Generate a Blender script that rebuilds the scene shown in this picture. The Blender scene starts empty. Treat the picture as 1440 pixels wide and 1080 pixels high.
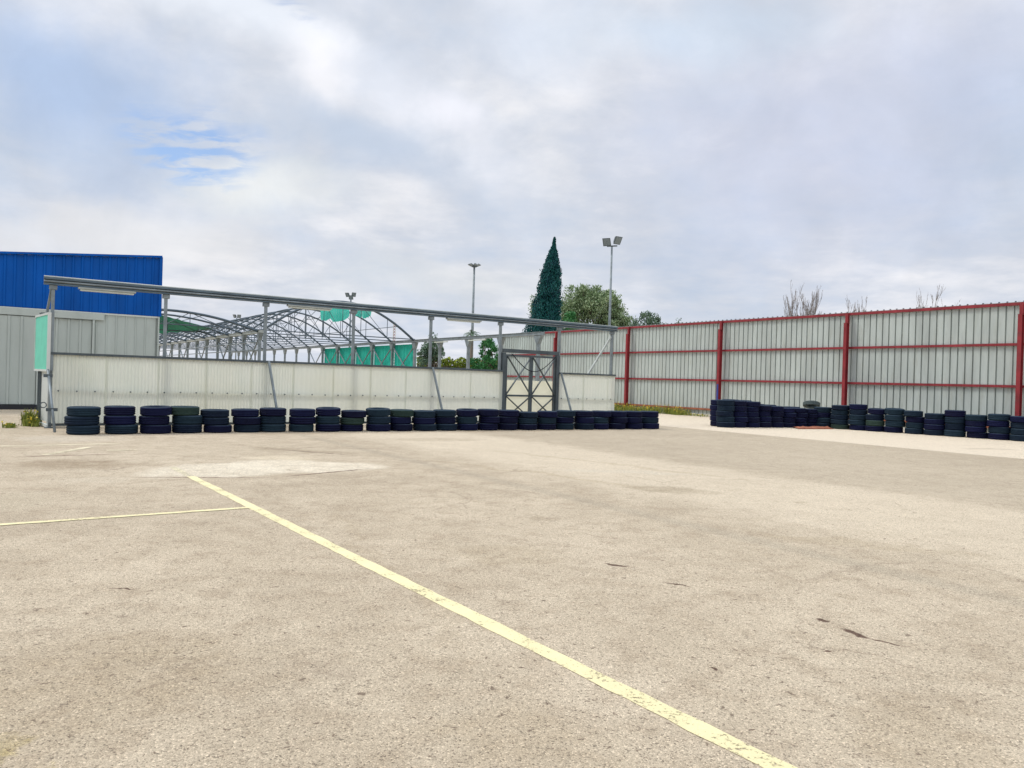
import bpy, math, random
from mathutils import Vector, Matrix
R = math.radians
random.seed(7)
scene = bpy.context.scene
col = scene.collection

# ------------------------------------------------------------------ camera
F_PX, CAM_H, ROLL, PITCH = 1047.0, 1.4, math.atan(.0303), math.atan(4/1047)
cam_d = bpy.data.cameras.new('camera'); cam = bpy.data.objects.new('camera', cam_d); col.objects.link(cam)
cam_d.sensor_width = 36; cam_d.lens = 36*F_PX/1440; cam_d.clip_end = 3000; cam_d.clip_start = .05
cr, sr = math.cos(ROLL), math.sin(ROLL); cp, sp = math.cos(PITCH), math.sin(PITCH)
def pitchv(v): return Vector((v[0], v[1]*cp + v[2]*sp, v[2]*cp - v[1]*sp))
ax = pitchv((cr, 0, sr)); ay = pitchv((-sr, 0, cr)); az = -pitchv((0, 1, 0))
M = Matrix((ax, ay, az)).transposed().to_4x4(); M.translation = (0, 0, CAM_H)
cam.matrix_world = M
scene.camera = cam

# ------------------------------------------------------------------ surveying helpers (photo pixel -> world point)
CP = Vector((0, 0, CAM_H))
def ray(x, y):
    xc, yc = (x-720)/F_PX, -(y-540)/F_PX
    return pitchv((xc*cr - yc*sr, 1, xc*sr + yc*cr))
def ground(x, y):
    r = ray(x, y); t = -CAM_H/r.z; p = CP + r*t; return Vector((p.x, p.y, 0))
def at(x, y, Y):
    r = ray(x, y); return CP + r*(Y/r.y)
def onplane(x, y, P, d):
    n = Vector((-d.y, d.x, 0)); r = ray(x, y)
    return CP + r*((P-CP).dot(n)/r.dot(n))
D1 = Vector((1535.7, 1047, 0)).normalized()      # run of the cream fence (to the right, away)
D2 = Vector((-714.3, 1047, 0)).normalized()      # run of the red framed wall (to the left, away)
Z = Vector((0, 0, 1))

# ------------------------------------------------------------------ node helpers
def N(nt, t, **kw):
    n = nt.nodes.new(t)
    for k, v in kw.items():
        if k.startswith('i_'): n.inputs[int(k[2:]) if k[2:].isdigit() else k[2:].replace('_', ' ')].default_value = v
        else: setattr(n, k, v)
    return n
def L(nt, a, b): nt.links.new(a, b)
def blob(nt, vec, cx, cy, rx, ry, ang, soft0=1.0, soft1=.35):
    m = N(nt, 'ShaderNodeMapping', vector_type='TEXTURE')
    m.inputs['Location'].default_value = (cx, cy, 0); m.inputs['Rotation'].default_value = (0, 0, ang)
    m.inputs['Scale'].default_value = (rx, ry, 1); L(nt, vec, m.inputs['Vector'])
    l = N(nt, 'ShaderNodeVectorMath', operation='LENGTH'); L(nt, m.outputs[0], l.inputs[0])
    r = N(nt, 'ShaderNodeMapRange', interpolation_type='SMOOTHSTEP')
    r.inputs[1].default_value = soft1; r.inputs[2].default_value = soft0; r.inputs[3].default_value = 1; r.inputs[4].default_value = 0
    L(nt, l.outputs['Value'], r.inputs[0]); return r.outputs[0]
def mulv(nt, a, k):
    m = N(nt, 'ShaderNodeMath', operation='MULTIPLY'); L(nt, a, m.inputs[0])
    if isinstance(k, (int, float)): m.inputs[1].default_value = k
    else: L(nt, k, m.inputs[1])
    return m.outputs[0]
def mixc(nt, fac, a, b, mode='MIX'):
    m = N(nt, 'ShaderNodeMix', data_type='RGBA', blend_type=mode)
    if isinstance(fac, (int, float)): m.inputs[0].default_value = fac
    else: L(nt, fac, m.inputs[0])
    for s, v in ((6, a), (7, b)):
        if isinstance(v, (tuple, list)): m.inputs[s].default_value = (*v, 1)
        else: L(nt, v, m.inputs[s])
    return m.outputs[2]
def ramp(nt, fac, stops):
    r = N(nt, 'ShaderNodeValToRGB'); e = r.color_ramp.elements
    while len(e) < len(stops): e.new(.5)
    for k, (p, c) in enumerate(stops):
        e[k].position = p; e[k].color = (*c, 1) if isinstance(c, tuple) else (c, c, c, 1)
    L(nt, fac, r.inputs[0]); return r.outputs[0]
def noise(nt, vec, scale, detail=4, rough=.55, dist=0):
    n = N(nt, 'ShaderNodeTexNoise'); n.inputs['Scale'].default_value = scale; n.inputs['Detail'].default_value = detail
    n.inputs['Roughness'].default_value = rough; n.inputs['Distortion'].default_value = dist
    if vec is not None: L(nt, vec, n.inputs['Vector'])
    return n

# ------------------------------------------------------------------ world: broken overcast with one blue gap
SUN_EL, SUN_AZ = R(50), R(-78)      # azimuth measured from +Y (view direction) towards +X
w = bpy.data.worlds.new('World'); scene.world = w; w.use_nodes = True
nt = w.node_tree; nt.nodes.clear()
out = N(nt, 'ShaderNodeOutputWorld'); bg = N(nt, 'ShaderNodeBackground'); L(nt, bg.outputs[0], out.inputs[0])
sky = N(nt, 'ShaderNodeTexSky', sky_type='NISHITA', sun_disc=False, sun_elevation=SUN_EL, sun_rotation=SUN_AZ)
bg.inputs[1].default_value = .1
tc = N(nt, 'ShaderNodeTexCoord'); dv = tc.outputs['Generated']
sx = N(nt, 'ShaderNodeSeparateXYZ'); L(nt, dv, sx.inputs[0])
def mth(op, a, b=None, c=None):
    m = N(nt, 'ShaderNodeMath', operation=op)
    for i, v in enumerate((a, b, c)):
        if v is None: continue
        if isinstance(v, (int, float)): m.inputs[i].default_value = v
        else: L(nt, v, m.inputs[i])
    return m.outputs[0]
zc = mth('MAXIMUM', sx.outputs[2], 0.0)
den = mth('ADD', zc, .16)
cx_ = N(nt, 'ShaderNodeCombineXYZ'); L(nt, mth('DIVIDE', sx.outputs[0], den), cx_.inputs[0]); L(nt, mth('DIVIDE', sx.outputs[1], den), cx_.inputs[1])
yy = mth('MAXIMUM', sx.outputs[1], .05)
tg = N(nt, 'ShaderNodeCombineXYZ'); L(nt, mth('DIVIDE', sx.outputs[0], yy), tg.inputs[0]); L(nt, mth('DIVIDE', sx.outputs[2], yy), tg.inputs[1])
wn = noise(nt, tg.outputs[0], 3.2, 5, .6)
def vm(op, a, b):
    m = N(nt, 'ShaderNodeVectorMath', operation=op); L(nt, a, m.inputs[0])
    if isinstance(b, tuple): m.inputs[1].default_value = b
    else: L(nt, b, m.inputs[1])
    return m.outputs[0]
warp = vm('MULTIPLY', vm('SUBTRACT', wn.outputs['Color'], (.5, .5, .5)), (.28, .16, 0))
tgw = vm('ADD', tg.outputs[0], warp)
n1 = noise(nt, cx_.outputs[0], .75, 8, .52, .35)
n2 = noise(nt, cx_.outputs[0], 2.1, 6, .55, .2)
n4 = noise(nt, cx_.outputs[0], 6.5, 5, .6, .3)
mixn = mth('ADD', mth('ADD', mth('MULTIPLY', n1.outputs[0], .55), mth('MULTIPLY', n2.outputs[0], .32)), mth('MULTIPLY', n4.outputs[0], .13))
cloud = ramp(nt, mixn, [(.38, (4.9, 5.7, 7.0)), (.5, (6.1, 6.5, 7.3)), (.6, (8.0, 8.05, 8.4))])
def sblob(c, x, y, rx, ry, deg, colr, s, soft1=.1):
    r = ray(x, y); u, v = r.x/r.y, r.z/r.y
    f = mulv(nt, blob(nt, tgw, u, v, rx/F_PX, ry/F_PX, R(-deg), 1.0, soft1), s)
    return mixc(nt, f, c, colr)
cloud = sblob(cloud, 90, 120, 300, 140, 12, (4.2, 5.3, 7.3), .95)
cloud = sblob(cloud, 180, 250, 160, 90, 10, (4.7, 5.6, 7.2), .6)
cloud = sblob(cloud, 330, 25, 320, 70, 20, (8.2, 8.6, 9.3), .8)
cloud = sblob(cloud, 430, 100, 110, 90, 50, (9.0, 9.0, 9.4), .85)
cloud = sblob(cloud, 610, 170, 240, 70, 35, (7.5, 7.8, 8.6), .6)
cloud = sblob(cloud, 500, 200, 220, 50, 20, (5.1, 5.9, 7.2), .8)
cloud = sblob(cloud, 760, 40, 160, 110, 0, (6.9, 7.6, 8.8), .5)
cloud = sblob(cloud, 380, 265, 190, 55, 5, (8.1, 8.2, 8.0), .7)
cloud = sblob(cloud, 120, 330, 330, 70, -3, (7.4, 7.4, 7.6), .65)
cloud = sblob(cloud, 1150, 200, 420, 260, 0, (5.6, 5.95, 7.4), .6)
cloud = sblob(cloud, 1380, 60, 300, 170, 0, (5.3, 5.8, 7.4), .5)
cloud = sblob(cloud, 980, 40, 260, 70, 0, (5.9, 6.9, 8.2), .55)
cloud = sblob(cloud, 620, 175, 60, 40, 30, (8.4, 8.5, 9.2), .7)
cloud = sblob(cloud, 250, 330, 300, 70, 0, (7.9, 7.9, 8.0), .5)
cloud = sblob(cloud, 620, 390, 260, 50, 0, (6.9, 7.1, 7.2), .5)
# brighter towards the zenith, as under a real overcast
zr = N(nt, 'ShaderNodeMapRange'); zr.inputs[1].default_value = .45; zr.inputs[2].default_value = 1; zr.inputs[3].default_value = 1; zr.inputs[4].default_value = 2.6
L(nt, sx.outputs[2], zr.inputs[0])
zs = N(nt, 'ShaderNodeVectorMath', operation='SCALE'); L(nt, cloud, zs.inputs[0]); L(nt, zr.outputs[0], zs.inputs['Scale'])
puff = noise(nt, tg.outputs[0], 7.0, 6, .58, .25)
zm = N(nt, 'ShaderNodeVectorMath', operation='SCALE'); L(nt, zs.outputs[0], zm.inputs[0]); L(nt, ramp(nt, puff.outputs[0], [(.3, .94), (.5, 1.0), (.7, 1.07)]), zm.inputs['Scale'])
zs = zm
# ragged blue gap
hm = N(nt, 'ShaderNodeMapping'); hm.inputs['Scale'].default_value = (14, 60, 1); hm.inputs['Rotation'].default_value = (0, 0, R(14)); L(nt, tg.outputs[0], hm.inputs[0])
hn = noise(nt, hm.outputs[0], 1.0, 5, .55, .4)
r0 = ray(275, 207)
hb = blob(nt, tgw, r0.x/r0.y, r0.z/r0.y, 150/F_PX, 62/F_PX, R(-16), 1.0, .3)
hf = mth('MULTIPLY', hb, ramp(nt, hn.outputs[0], [(.41, 0.0), (.56, 1.0)]))
r1 = ray(385, 8)
hb2 = blob(nt, tgw, r1.x/r1.y, r1.z/r1.y, 60/F_PX, 28/F_PX, R(-30), 1.0, .2)
hf2 = mth('MULTIPLY', mth('MULTIPLY', hb2, ramp(nt, hn.outputs[0], [(.45, 0.0), (.6, 1.0)])), .4)
hole = mth('MULTIPLY', mth('MAXIMUM', hf, hf2), .8)
skyc = mixc(nt, 1.0, sky.outputs[0], (1.0, 1.15, 1.35), 'MULTIPLY')
L(nt, mixc(nt, hole, zs.outputs[0], skyc), bg.inputs[0])

# ------------------------------------------------------------------ sun behind thin cloud
sd = bpy.data.lights.new('sun', 'SUN'); sd.energy = 1.5; sd.angle = R(14); sd.color = (1, .95, .86)
sun = bpy.data.objects.new('sun', sd); col.objects.link(sun)
sdir = Vector((math.sin(SUN_AZ)*math.cos(SUN_EL), math.cos(SUN_AZ)*math.cos(SUN_EL), math.sin(SUN_EL)))
sun.rotation_euler = sdir.to_track_quat('Z', 'Y').to_euler()
sun.location = (-20, 0, 30)
scene.view_settings.view_transform = 'Standard'; scene.view_settings.look = 'None'
scene.view_settings.gamma = 1; scene.view_settings.exposure = 0.14
scene.cycles.max_bounces = 6

# ------------------------------------------------------------------ materials
def newmat(name):
    m = bpy.data.materials.new(name); m.use_nodes = True
    return m, m.node_tree, m.node_tree.nodes['Principled BSDF']
def mat(name, c, rough=.6, metal=0, var=.12, scale=3, bump=0, bscale=40, spec=.5, dirt=None, stretch=None):
    m, t, b = newmat(name)
    tcn = N(t, 'ShaderNodeTexCoord'); v = tcn.outputs['Object']
    if stretch:
        mp = N(t, 'ShaderNodeMapping'); mp.inputs['Scale'].default_value = stretch; L(t, v, mp.inputs[0]); v = mp.outputs[0]
    n = noise(t, v, scale, 6, .6)
    lo = tuple(x*(1-var) for x in c); hi = tuple(min(1, x*(1+var)) for x in c)
    cc = ramp(t, n.outputs[0], [(.3, lo), (.7, hi)])
    if dirt:
        dn = noise(t, v, scale*2.3, 8, .65); cc = mixc(t, ramp(t, dn.outputs[0], [(.52, 0.0), (.7, dirt[1])]), cc, dirt[0])
    L(t, cc, b.inputs['Base Color'])
    b.inputs['Roughness'].default_value = rough; b.inputs['Metallic'].default_value = metal; b.inputs['Specular IOR Level'].default_value = spec
    if bump:
        bn = noise(t, tcn.outputs['Object'], bscale, 3, .6); bp = N(t, 'ShaderNodeBump'); bp.inputs['Strength'].default_value = bump; bp.inputs['Distance'].default_value = .01
        L(t, bn.outputs[0], bp.inputs['Height']); L(t, bp.outputs[0], b.inputs['Normal'])
    return m
def leafmat(name, a, b_, rough=.6):
    m, t, b = newmat(name)
    g = N(t, 'ShaderNodeNewGeometry'); tcn = N(t, 'ShaderNodeTexCoord')
    n = noise(t, tcn.outputs['Object'], .9, 3, .6)
    f = mulv(t, g.outputs['Random Per Island'], .55); ad = N(t, 'ShaderNodeMath', operation='MULTIPLY_ADD'); L(t, n.outputs[0], ad.inputs[0]); ad.inputs[1].default_value = .6; L(t, f, ad.inputs[2])
    L(t, ramp(t, ad.outputs[0], [(.25, a), (.8, b_)]), b.inputs['Base Color'])
    b.inputs['Roughness'].default_value = rough; b.inputs['Specular IOR Level'].default_value = .25
    return m

MT = {}
MT['galv'] = mat('galvanised_sheet', (.45, .5, .47), .5, .25, .1, 1.2, stretch=(1, 1, .25), dirt=((.3, .33, .3), .25))
MT['galvwall'] = mat('weathered_sheet', (.43, .475, .45), .6, .1, .16, 1.5, stretch=(1.5, 1.5, .25), dirt=((.30, .31, .25), .45))
MT['steel'] = mat('galvanised_steel', (.20, .235, .25), .5, .15, .3, 4)
MT['darksteel'] = mat('dark_steel', (.07, .09, .10), .55, .1, .25, 4)
MT['beam'] = mat('grey_beam', (.085, .125, .155), .5, .1, .25, 2, dirt=((.22, .25, .25), .3), stretch=(1, 1, 6))
MT['beamlight'] = mat('pale_beam', (.36, .39, .37), .5, .1, .2, 2)
MT['frame'] = mat('greenhouse_tube', (.07, .10, .125), .55, .1, .3, 2)
MT['red'] = mat('red_steel', (.24, .026, .032), .5, 0, .3, 2.5, dirt=((.14, .04, .04), .5), spec=.3)
MT['redrail'] = mat('red_rail', (.24, .028, .036), .5, 0, .25, 2, dirt=((.14, .05, .045), .4), spec=.3)
MT['rust'] = mat('rust_red', (.30, .10, .05), .85, 0, .35, 3)
MT['bluepatch'] = mat('blue_paint', (.02, .04, .22), .5, 0, .2, 4)
MT['blue'] = mat('blue_sheet', (.0, .082, .37), .5, 0, .22, 1.1, stretch=(1, 1, .3), spec=.15)
MT['white'] = mat('white_trim', (.6, .63, .6), .5, 0, .06, 2)
MT['cream'] = mat('cream_panel', (.62, .62, .46), .5, 0, .08, 1.3)
MT['board'] = mat('cream_board', (.82, .80, .62), .5, 0, .06, 1.3)
MT['teal'] = mat('teal_sheet', (.16, .62, .46), .5, 0, .12, 2.5)
MT['emerald'] = mat('emerald_curtain', (.01, .45, .34), .7, 0, .18, 1.2)
MT['darknet'] = mat('dark_green_net', (.0, .20, .13), .8, 0, .3, 1.2)
MT['diffuser'] = mat('diffuser', (.55, .58, .52), .4, 0, .05, 2)
MT['glass'] = mat('lamp_glass', (.16, .2, .22), .2, 0, .1, 5)
MT['bark'] = mat('bark', (.16, .13, .10), .9, 0, .3, 6, bump=.4)
MT['twig'] = mat('pale_twig', (.20, .175, .16), .9, 0, .2, 3)
MT['roof'] = mat('roof_sheet', (.3, .33, .34), .5, .3, .1, 1)
MT['black'] = mat('black_rubber_strip', (.012, .014, .02), .7, 0, .2, 3)
MT['cypress'] = leafmat('cypress_leaf', (.002, .026, .050), (.012, .125, .11))
MT['pepper'] = leafmat('pepper_leaf', (.09, .17, .06), (.34, .42, .24))
MT['green'] = leafmat('green_leaf', (.02, .12, .04), (.08, .26, .08))
MT['olive'] = leafmat('olive_leaf', (.045, .10, .06), (.16, .23, .15))
MT['hedge'] = leafmat('hedge_leaf', (.08, .13, .01), (.26, .31, .03))
MT['weed'] = leafmat('weed_leaf', (.10, .15, .02), (.28, .30, .06))
MT['flower'] = mat('yellow_flower', (.75, .6, .05), .6)

# fibreglass fence sheet: cream green, slightly translucent, grime towards the foot and streaks
m, t, b = newmat('fibreglass')
tcn = N(t, 'ShaderNodeTexCoord'); sp_ = N(t, 'ShaderNodeMapping'); sp_.inputs['Scale'].default_value = (.8, .8, .3); L(t, tcn.outputs['Object'], sp_.inputs[0])
n_ = noise(t, sp_.outputs[0], 2.4, 7, .62); c = ramp(t, n_.outputs[0], [(.3, (.72, .75, .66)), (.5, (.76, .78, .69)), (.72, (.80, .81, .72))])
n3 = noise(t, tcn.outputs['Object'], .35, 3, .5); c = mixc(t, ramp(t, n3.outputs[0], [(.45, 0.0), (.6, .5)]), c, (.72, .71, .57))
L(t, c, b.inputs['Base Color']); b.inputs['Roughness'].default_value = .45
tr = N(t, 'ShaderNodeBsdfTranslucent'); L(t, c, tr.inputs[0]); mx = N(t, 'ShaderNodeMixShader'); mx.inputs[0].default_value = .42
L(t, b.outputs[0], mx.inputs[1]); L(t, tr.outputs[0], mx.inputs[2]); L(t, mx.outputs[0], t.nodes['Material Output'].inputs[0]); MT['fibre'] = m

m, t, b = newmat('pale_gate_board'); b.inputs['Base Color'].default_value = (.84, .83, .66, 1); b.inputs['Roughness'].default_value = .5
tr = N(t, 'ShaderNodeBsdfTranslucent'); tr.inputs[0].default_value = (.88, .86, .68, 1); mx = N(t, 'ShaderNodeMixShader'); mx.inputs[0].default_value = .5
L(t, b.outputs[0], mx.inputs[1]); L(t, tr.outputs[0], mx.inputs[2]); L(t, mx.outputs[0], t.nodes['Material Output'].inputs[0]); MT['boardt'] = m
# torn shade net: translucent turquoise cloth
m, t, b = newmat('torn_net'); b.inputs['Base Color'].default_value = (.06, .5, .42, 1); b.inputs['Roughness'].default_value = .8
tr = N(t, 'ShaderNodeBsdfTranslucent'); tr.inputs[0].default_value = (.1, .62, .5, 1); mx = N(t, 'ShaderNodeMixShader'); mx.inputs[0].default_value = .5
L(t, b.outputs[0], mx.inputs[1]); L(t, tr.outputs[0], mx.inputs[2]); L(t, mx.outputs[0], t.nodes['Material Output'].inputs[0]); MT['net'] = m

# rubber, three wears
def rubber(name, a, b_, rough):
    m, t, b = newmat(name); tcn = N(t, 'ShaderNodeTexCoord'); oi = N(t, 'ShaderNodeObjectInfo')
    n = noise(t, tcn.outputs['Object'], 5, 6, .65); f = N(t, 'ShaderNodeMath', operation='MULTIPLY_ADD'); L(t, oi.outputs['Random'], f.inputs[0]); f.inputs[1].default_value = .45
    L(t, mulv(t, n.outputs[0], .75), f.inputs[2])
    L(t, ramp(t, f.outputs[0], [(.3, a), (.95, b_)]), b.inputs['Base Color']); b.inputs['Roughness'].default_value = rough; b.inputs['Specular IOR Level'].default_value = .18
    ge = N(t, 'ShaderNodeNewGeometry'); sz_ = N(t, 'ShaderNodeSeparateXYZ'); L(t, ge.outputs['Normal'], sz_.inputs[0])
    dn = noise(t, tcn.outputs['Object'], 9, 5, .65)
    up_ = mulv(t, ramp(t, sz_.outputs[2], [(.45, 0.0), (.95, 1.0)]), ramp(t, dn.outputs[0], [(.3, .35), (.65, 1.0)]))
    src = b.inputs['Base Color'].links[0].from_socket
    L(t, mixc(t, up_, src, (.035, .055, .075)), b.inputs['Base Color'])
    wv = N(t, 'ShaderNodeTexVoronoi'); wv.inputs['Scale'].default_value = 38; L(t, tcn.outputs['Object'], wv.inputs['Vector'])
    bp = N(t, 'ShaderNodeBump'); bp.inputs['Strength'].default_value = .5; bp.inputs['Distance'].default_value = .006; L(t, wv.outputs['Distance'], bp.inputs['Height']); L(t, bp.outputs[0], b.inputs['Normal'])
    return m
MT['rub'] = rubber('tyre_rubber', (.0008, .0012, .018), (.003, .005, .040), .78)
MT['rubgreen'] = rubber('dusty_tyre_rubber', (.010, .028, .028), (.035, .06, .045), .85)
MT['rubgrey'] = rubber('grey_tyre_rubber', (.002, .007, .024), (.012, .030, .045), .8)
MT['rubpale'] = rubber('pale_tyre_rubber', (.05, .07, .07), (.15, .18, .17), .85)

# ------------------------------------------------------------------ mesh builder
def tag(o, label=None, cat=None, group=None, kind=None):
    if label: o['label'] = label
    if cat: o['category'] = cat
    if group: o['group'] = group
    if kind: o['kind'] = kind
    return o
def empty(name, loc, label, cat, group=None):
    o = bpy.data.objects.new(name, None); o.location = loc; o.empty_display_size = .3; col.objects.link(o)
    return tag(o, label, cat, group)
class MB:
    def __init__(s): s.v = []; s.f = []; s.m = []
    def face(s, pts, mi=0):
        k = len(s.v); s.v += [Vector(p) for p in pts]; s.f.append(tuple(range(k, k+len(pts)))); s.m.append(mi)
    def hexa(s, p, mi=0):       # 8 points: bottom 4 ccw, top 4 ccw
        k = len(s.v); s.v += [Vector(q) for q in p]
        for q in ((3,2,1,0), (4,5,6,7), (0,1,5,4), (1,2,6,5), (2,3,7,6), (3,0,4,7)):
            s.f.append(tuple(k+i for i in q)); s.m.append(mi)
    def box(s, o, u, v, w_, mi=0):   # corner o with edge vectors
        o = Vector(o); s.hexa([o, o+u, o+u+v, o+v, o+w_, o+u+w_, o+u+v+w_, o+v+w_], mi)
    def bar(s, a, b, wd, ht, mi=0, up=Z):   # rectangular bar from a to b
        a = Vector(a); b = Vector(b); d = (b-a).normalized(); 
        if abs(d.dot(up)) > .98: up = D1
        sd_ = d.cross(up).normalized(); u = sd_.cross(d).normalized()
        p = [q + sd_*(wd/2)*i + u*(ht/2)*j for q in (a, b) for i, j in ((-1,-1), (1,-1), (1,1), (-1,1))]
        s.hexa(p, mi)
    def tube(s, pts, r, n=8, mi=0, r2=None, caps=True):
        pts = [Vector(p) for p in pts]; rings = []; up = Vector((.13, .27, 1)).normalized()
        for i, p in enumerate(pts):
            d = (pts[min(i+1, len(pts)-1)] - pts[max(i-1, 0)]).normalized()
            a = d.cross(up)
            if a.length < .05: a = d.cross(Vector((1, 0, 0)))
            a.normalize(); b = d.cross(a)
            rr = r if r2 is None else r + (r2-r)*i/(len(pts)-1)
            k = len(s.v); s.v += [p + (a*math.cos(2*math.pi*j/n) + b*math.sin(2*math.pi*j/n))*rr for j in range(n)]; rings.append(k)
        for i in range(len(rings)-1):
            for j in range(n):
                s.f.append((rings[i]+j, rings[i]+(j+1) % n, rings[i+1]+(j+1) % n, rings[i+1]+j)); s.m.append(mi)
        if caps:
            s.f.append(tuple(rings[0]+j for j in reversed(range(n)))); s.m.append(mi)
            s.f.append(tuple(rings[-1]+j for j in range(n))); s.m.append(mi)
    def build(s, name, mats, parent=None, loc=None, smooth=False, bevel=0):
        if not isinstance(mats, (list, tuple)): mats = [mats]
        org = Vector(parent.location) if parent else Vector(loc or (0, 0, 0))
        if parent and parent.parent: org = Vector(parent.parent.location)
        me = bpy.data.meshes.new(name); me.from_pydata([tuple(v-org) for v in s.v], [], s.f)
        for q in mats: me.materials.append(q)
        me.polygons.foreach_set('material_index', s.m)
        if smooth: me.polygons.foreach_set('use_smooth', [True]*len(me.polygons))
        me.update()
        o = bpy.data.objects.new(name, me); col.objects.link(o)
        if parent: o.parent = parent
        else: o.location = org
        if bevel:
            bv = o.modifiers.new('bevel', 'BEVEL'); bv.width = bevel; bv.segments = 2
        return o
def ibeam(mb, base, top, wd, dp, face, mi=0, tf=.02):
    """I-section post: flanges across `face`-normal, web between"""
    side = Vector((-face.y, face.x, 0)).normalized(); f = face.normalized()
    for k in (-1, 1):
        o = base + f*(k*(dp/2-tf/2)) 
        mb.hexa([q + side*(i*wd/2) + f*(j*tf/2) for q in (o, o+(top-base)) for i, j in ((-1,-1), (1,-1), (1,1), (-1,1))], mi)
    mb.hexa([q + side*(i*.008) + f*(j*(dp/2-tf)) for q in (base, top) for i, j in ((-1,-1), (1,-1), (1,1), (-1,1))], mi)

# ------------------------------------------------------------------ ground: one bleached asphalt sheet to the horizon
def ground_material():
    m, t, b = newmat('bleached_asphalt')
    tcn = N(t, 'ShaderNodeTexCoord'); P = tcn.outputs['Object']
    wn = noise(t, P, .9, 6, .65)
    def vmm(op, a, bb):
        q = N(t, 'ShaderNodeVectorMath', operation=op); L(t, a, q.inputs[0])
        if isinstance(bb, tuple): q.inputs[1].default_value = bb
        else: L(t, bb, q.inputs[1])
        return q.outputs[0]
    W = vmm('ADD', P, vmm('MULTIPLY', vmm('SUBTRACT', wn.outputs['Color'], (.5, .5, .5)), (1.3, 1.3, 0)))
    wn2 = noise(t, P, 7, 4, .6)
    Wf = vmm('ADD', P, vmm('MULTIPLY', vmm('SUBTRACT', wn2.outputs['Color'], (.5, .5, .5)), (.12, .12, 0)))
    base = ramp(t, noise(t, P, .22, 6, .6).outputs[0], [(.3, (.395, .322, .228)), (.5, (.475, .392, .282)), (.7, (.56, .468, .345))])
    mid = noise(t, P, 1.6, 7, .62); base = mixc(t, ramp(t, mid.outputs[0], [(.42, 0.0), (.68, .5)]), base, (.61, .515, .38))
    mid2 = noise(t, P, 3.7, 6, .7); base = mixc(t, ramp(t, mid2.outputs[0], [(.48, 0.0), (.70, .55)]), base, (.32, .245, .165))
    # bands parallel to the red framed wall
    dt = N(t, 'ShaderNodeVectorMath', operation='DOT_PRODUCT'); L(t, W, dt.inputs[0]); dt.inputs[1].default_value = tuple(D1)
    dtf = N(t, 'ShaderNodeVectorMath', operation='DOT_PRODUCT'); L(t, Wf, dtf.inputs[0]); dtf.inputs[1].default_value = tuple(D1)
    d2_ = N(t, 'ShaderNodeVectorMath', operation='DOT_PRODUCT'); L(t, W, d2_.inputs[0]); d2_.inputs[1].default_value = tuple(D2)
    def step(s_, a, b2):
        r = N(t, 'ShaderNodeMapRange', interpolation_type='SMOOTHSTEP'); r.inputs[1].default_value = a; r.inputs[2].default_value = b2; L(t, s_, r.inputs[0]); return r.outputs[0]
    def mlt(a, bb): return mulv(t, a, bb)
    inv = lambda a: (lambda q: (L(t, a, q.inputs[1]), setattr(q.inputs[0], 'default_value', 1), q.outputs[0])[2])(N(t, 'ShaderNodeMath', operation='SUBTRACT'))
    D = dt.outputs['Value']; Df = dtf.outputs['Value']; E = d2_.outputs['Value']
    band = mlt(step(D, 9.4, 11.2), inv(step(Df, 18.85, 19.0)))
    base = mixc(t, mlt(band, .45), base, (.42, .355, .26))
    band0 = mlt(step(D, 6.0, 7.5), inv(step(D, 9.8, 10.6)))
    base = mixc(t, mlt(band0, .45), base, (.70, .60, .45))
    apron = step(Df, 18.9, 19.05)
    base = mixc(t, mlt(apron, .85), base, (.70, .60, .46))
    strk = mlt(step(Df, 5.55, 5.72), inv(step(Df, 5.76, 5.98)))
    base = mixc(t, mlt(strk, .4), base, (.36, .31, .23))
    stn = noise(t, P, 4.5, 7, .7).outputs[0]
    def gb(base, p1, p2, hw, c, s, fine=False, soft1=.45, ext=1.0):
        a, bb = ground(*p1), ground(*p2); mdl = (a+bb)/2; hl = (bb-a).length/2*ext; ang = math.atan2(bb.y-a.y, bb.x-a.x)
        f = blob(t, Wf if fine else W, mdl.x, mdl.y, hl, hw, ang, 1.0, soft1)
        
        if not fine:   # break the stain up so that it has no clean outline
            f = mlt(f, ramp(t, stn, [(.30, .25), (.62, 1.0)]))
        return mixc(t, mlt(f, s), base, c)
    dark, brown, pale = (.27, .225, .165), (.33, .265, .175), (.76, .65, .47)
    base = gb(base, (0, 652), (225, 652), .95, (.29, .22, .14), .85)
    base = gb(base, (20, 675), (240, 675), .5, (.56, .48, .36), .6)
    base = gb(base, (175, 662), (420, 660), 1.0, (.70, .62, .48), .95, soft1=.6)
    base = gb(base, (290, 653), (560, 658), .85, (.72, .635, .49), 1.0, soft1=.7)
    base = gb(base, (330, 644), (470, 645), .5, (.70, .60, .43), .7)
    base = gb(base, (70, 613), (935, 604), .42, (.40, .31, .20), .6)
    base = gb(base, (560, 640), (1010, 700), .10, (.38, .30, .19), .5)
    base = gb(base, (620, 625), (1180, 690), .12, (.38, .30, .19), .4)
    base = gb(base, (440, 700), (760, 1000), .08, (.36, .28, .18), .35)
    base = gb(base, (1000, 740), (1440, 790), .25, (.40, .32, .21), .45)
    base = gb(base, (600, 760), (800, 800), .4, (.40, .32, .21), .4)
    base = gb(base, (0, 615), (190, 618), 1.1, (.56, .50, .40), .5)
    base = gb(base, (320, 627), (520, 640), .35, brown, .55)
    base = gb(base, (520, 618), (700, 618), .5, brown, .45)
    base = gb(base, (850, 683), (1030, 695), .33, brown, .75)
    base = gb(base, (750, 731), (785, 731), .16, brown, .6)
    base = gb(base, (1110, 705), (1140, 708), .15, brown, .6)
    base = gb(base, (1180, 833), (1220, 840), .07, brown, .6)
    base = gb(base, (0, 690), (60, 720), .35, (.5, .43, .31), .5)
    base = gb(base, (0, 900), (330, 1020), .9, (.36, .28, .18), .55)
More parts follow.
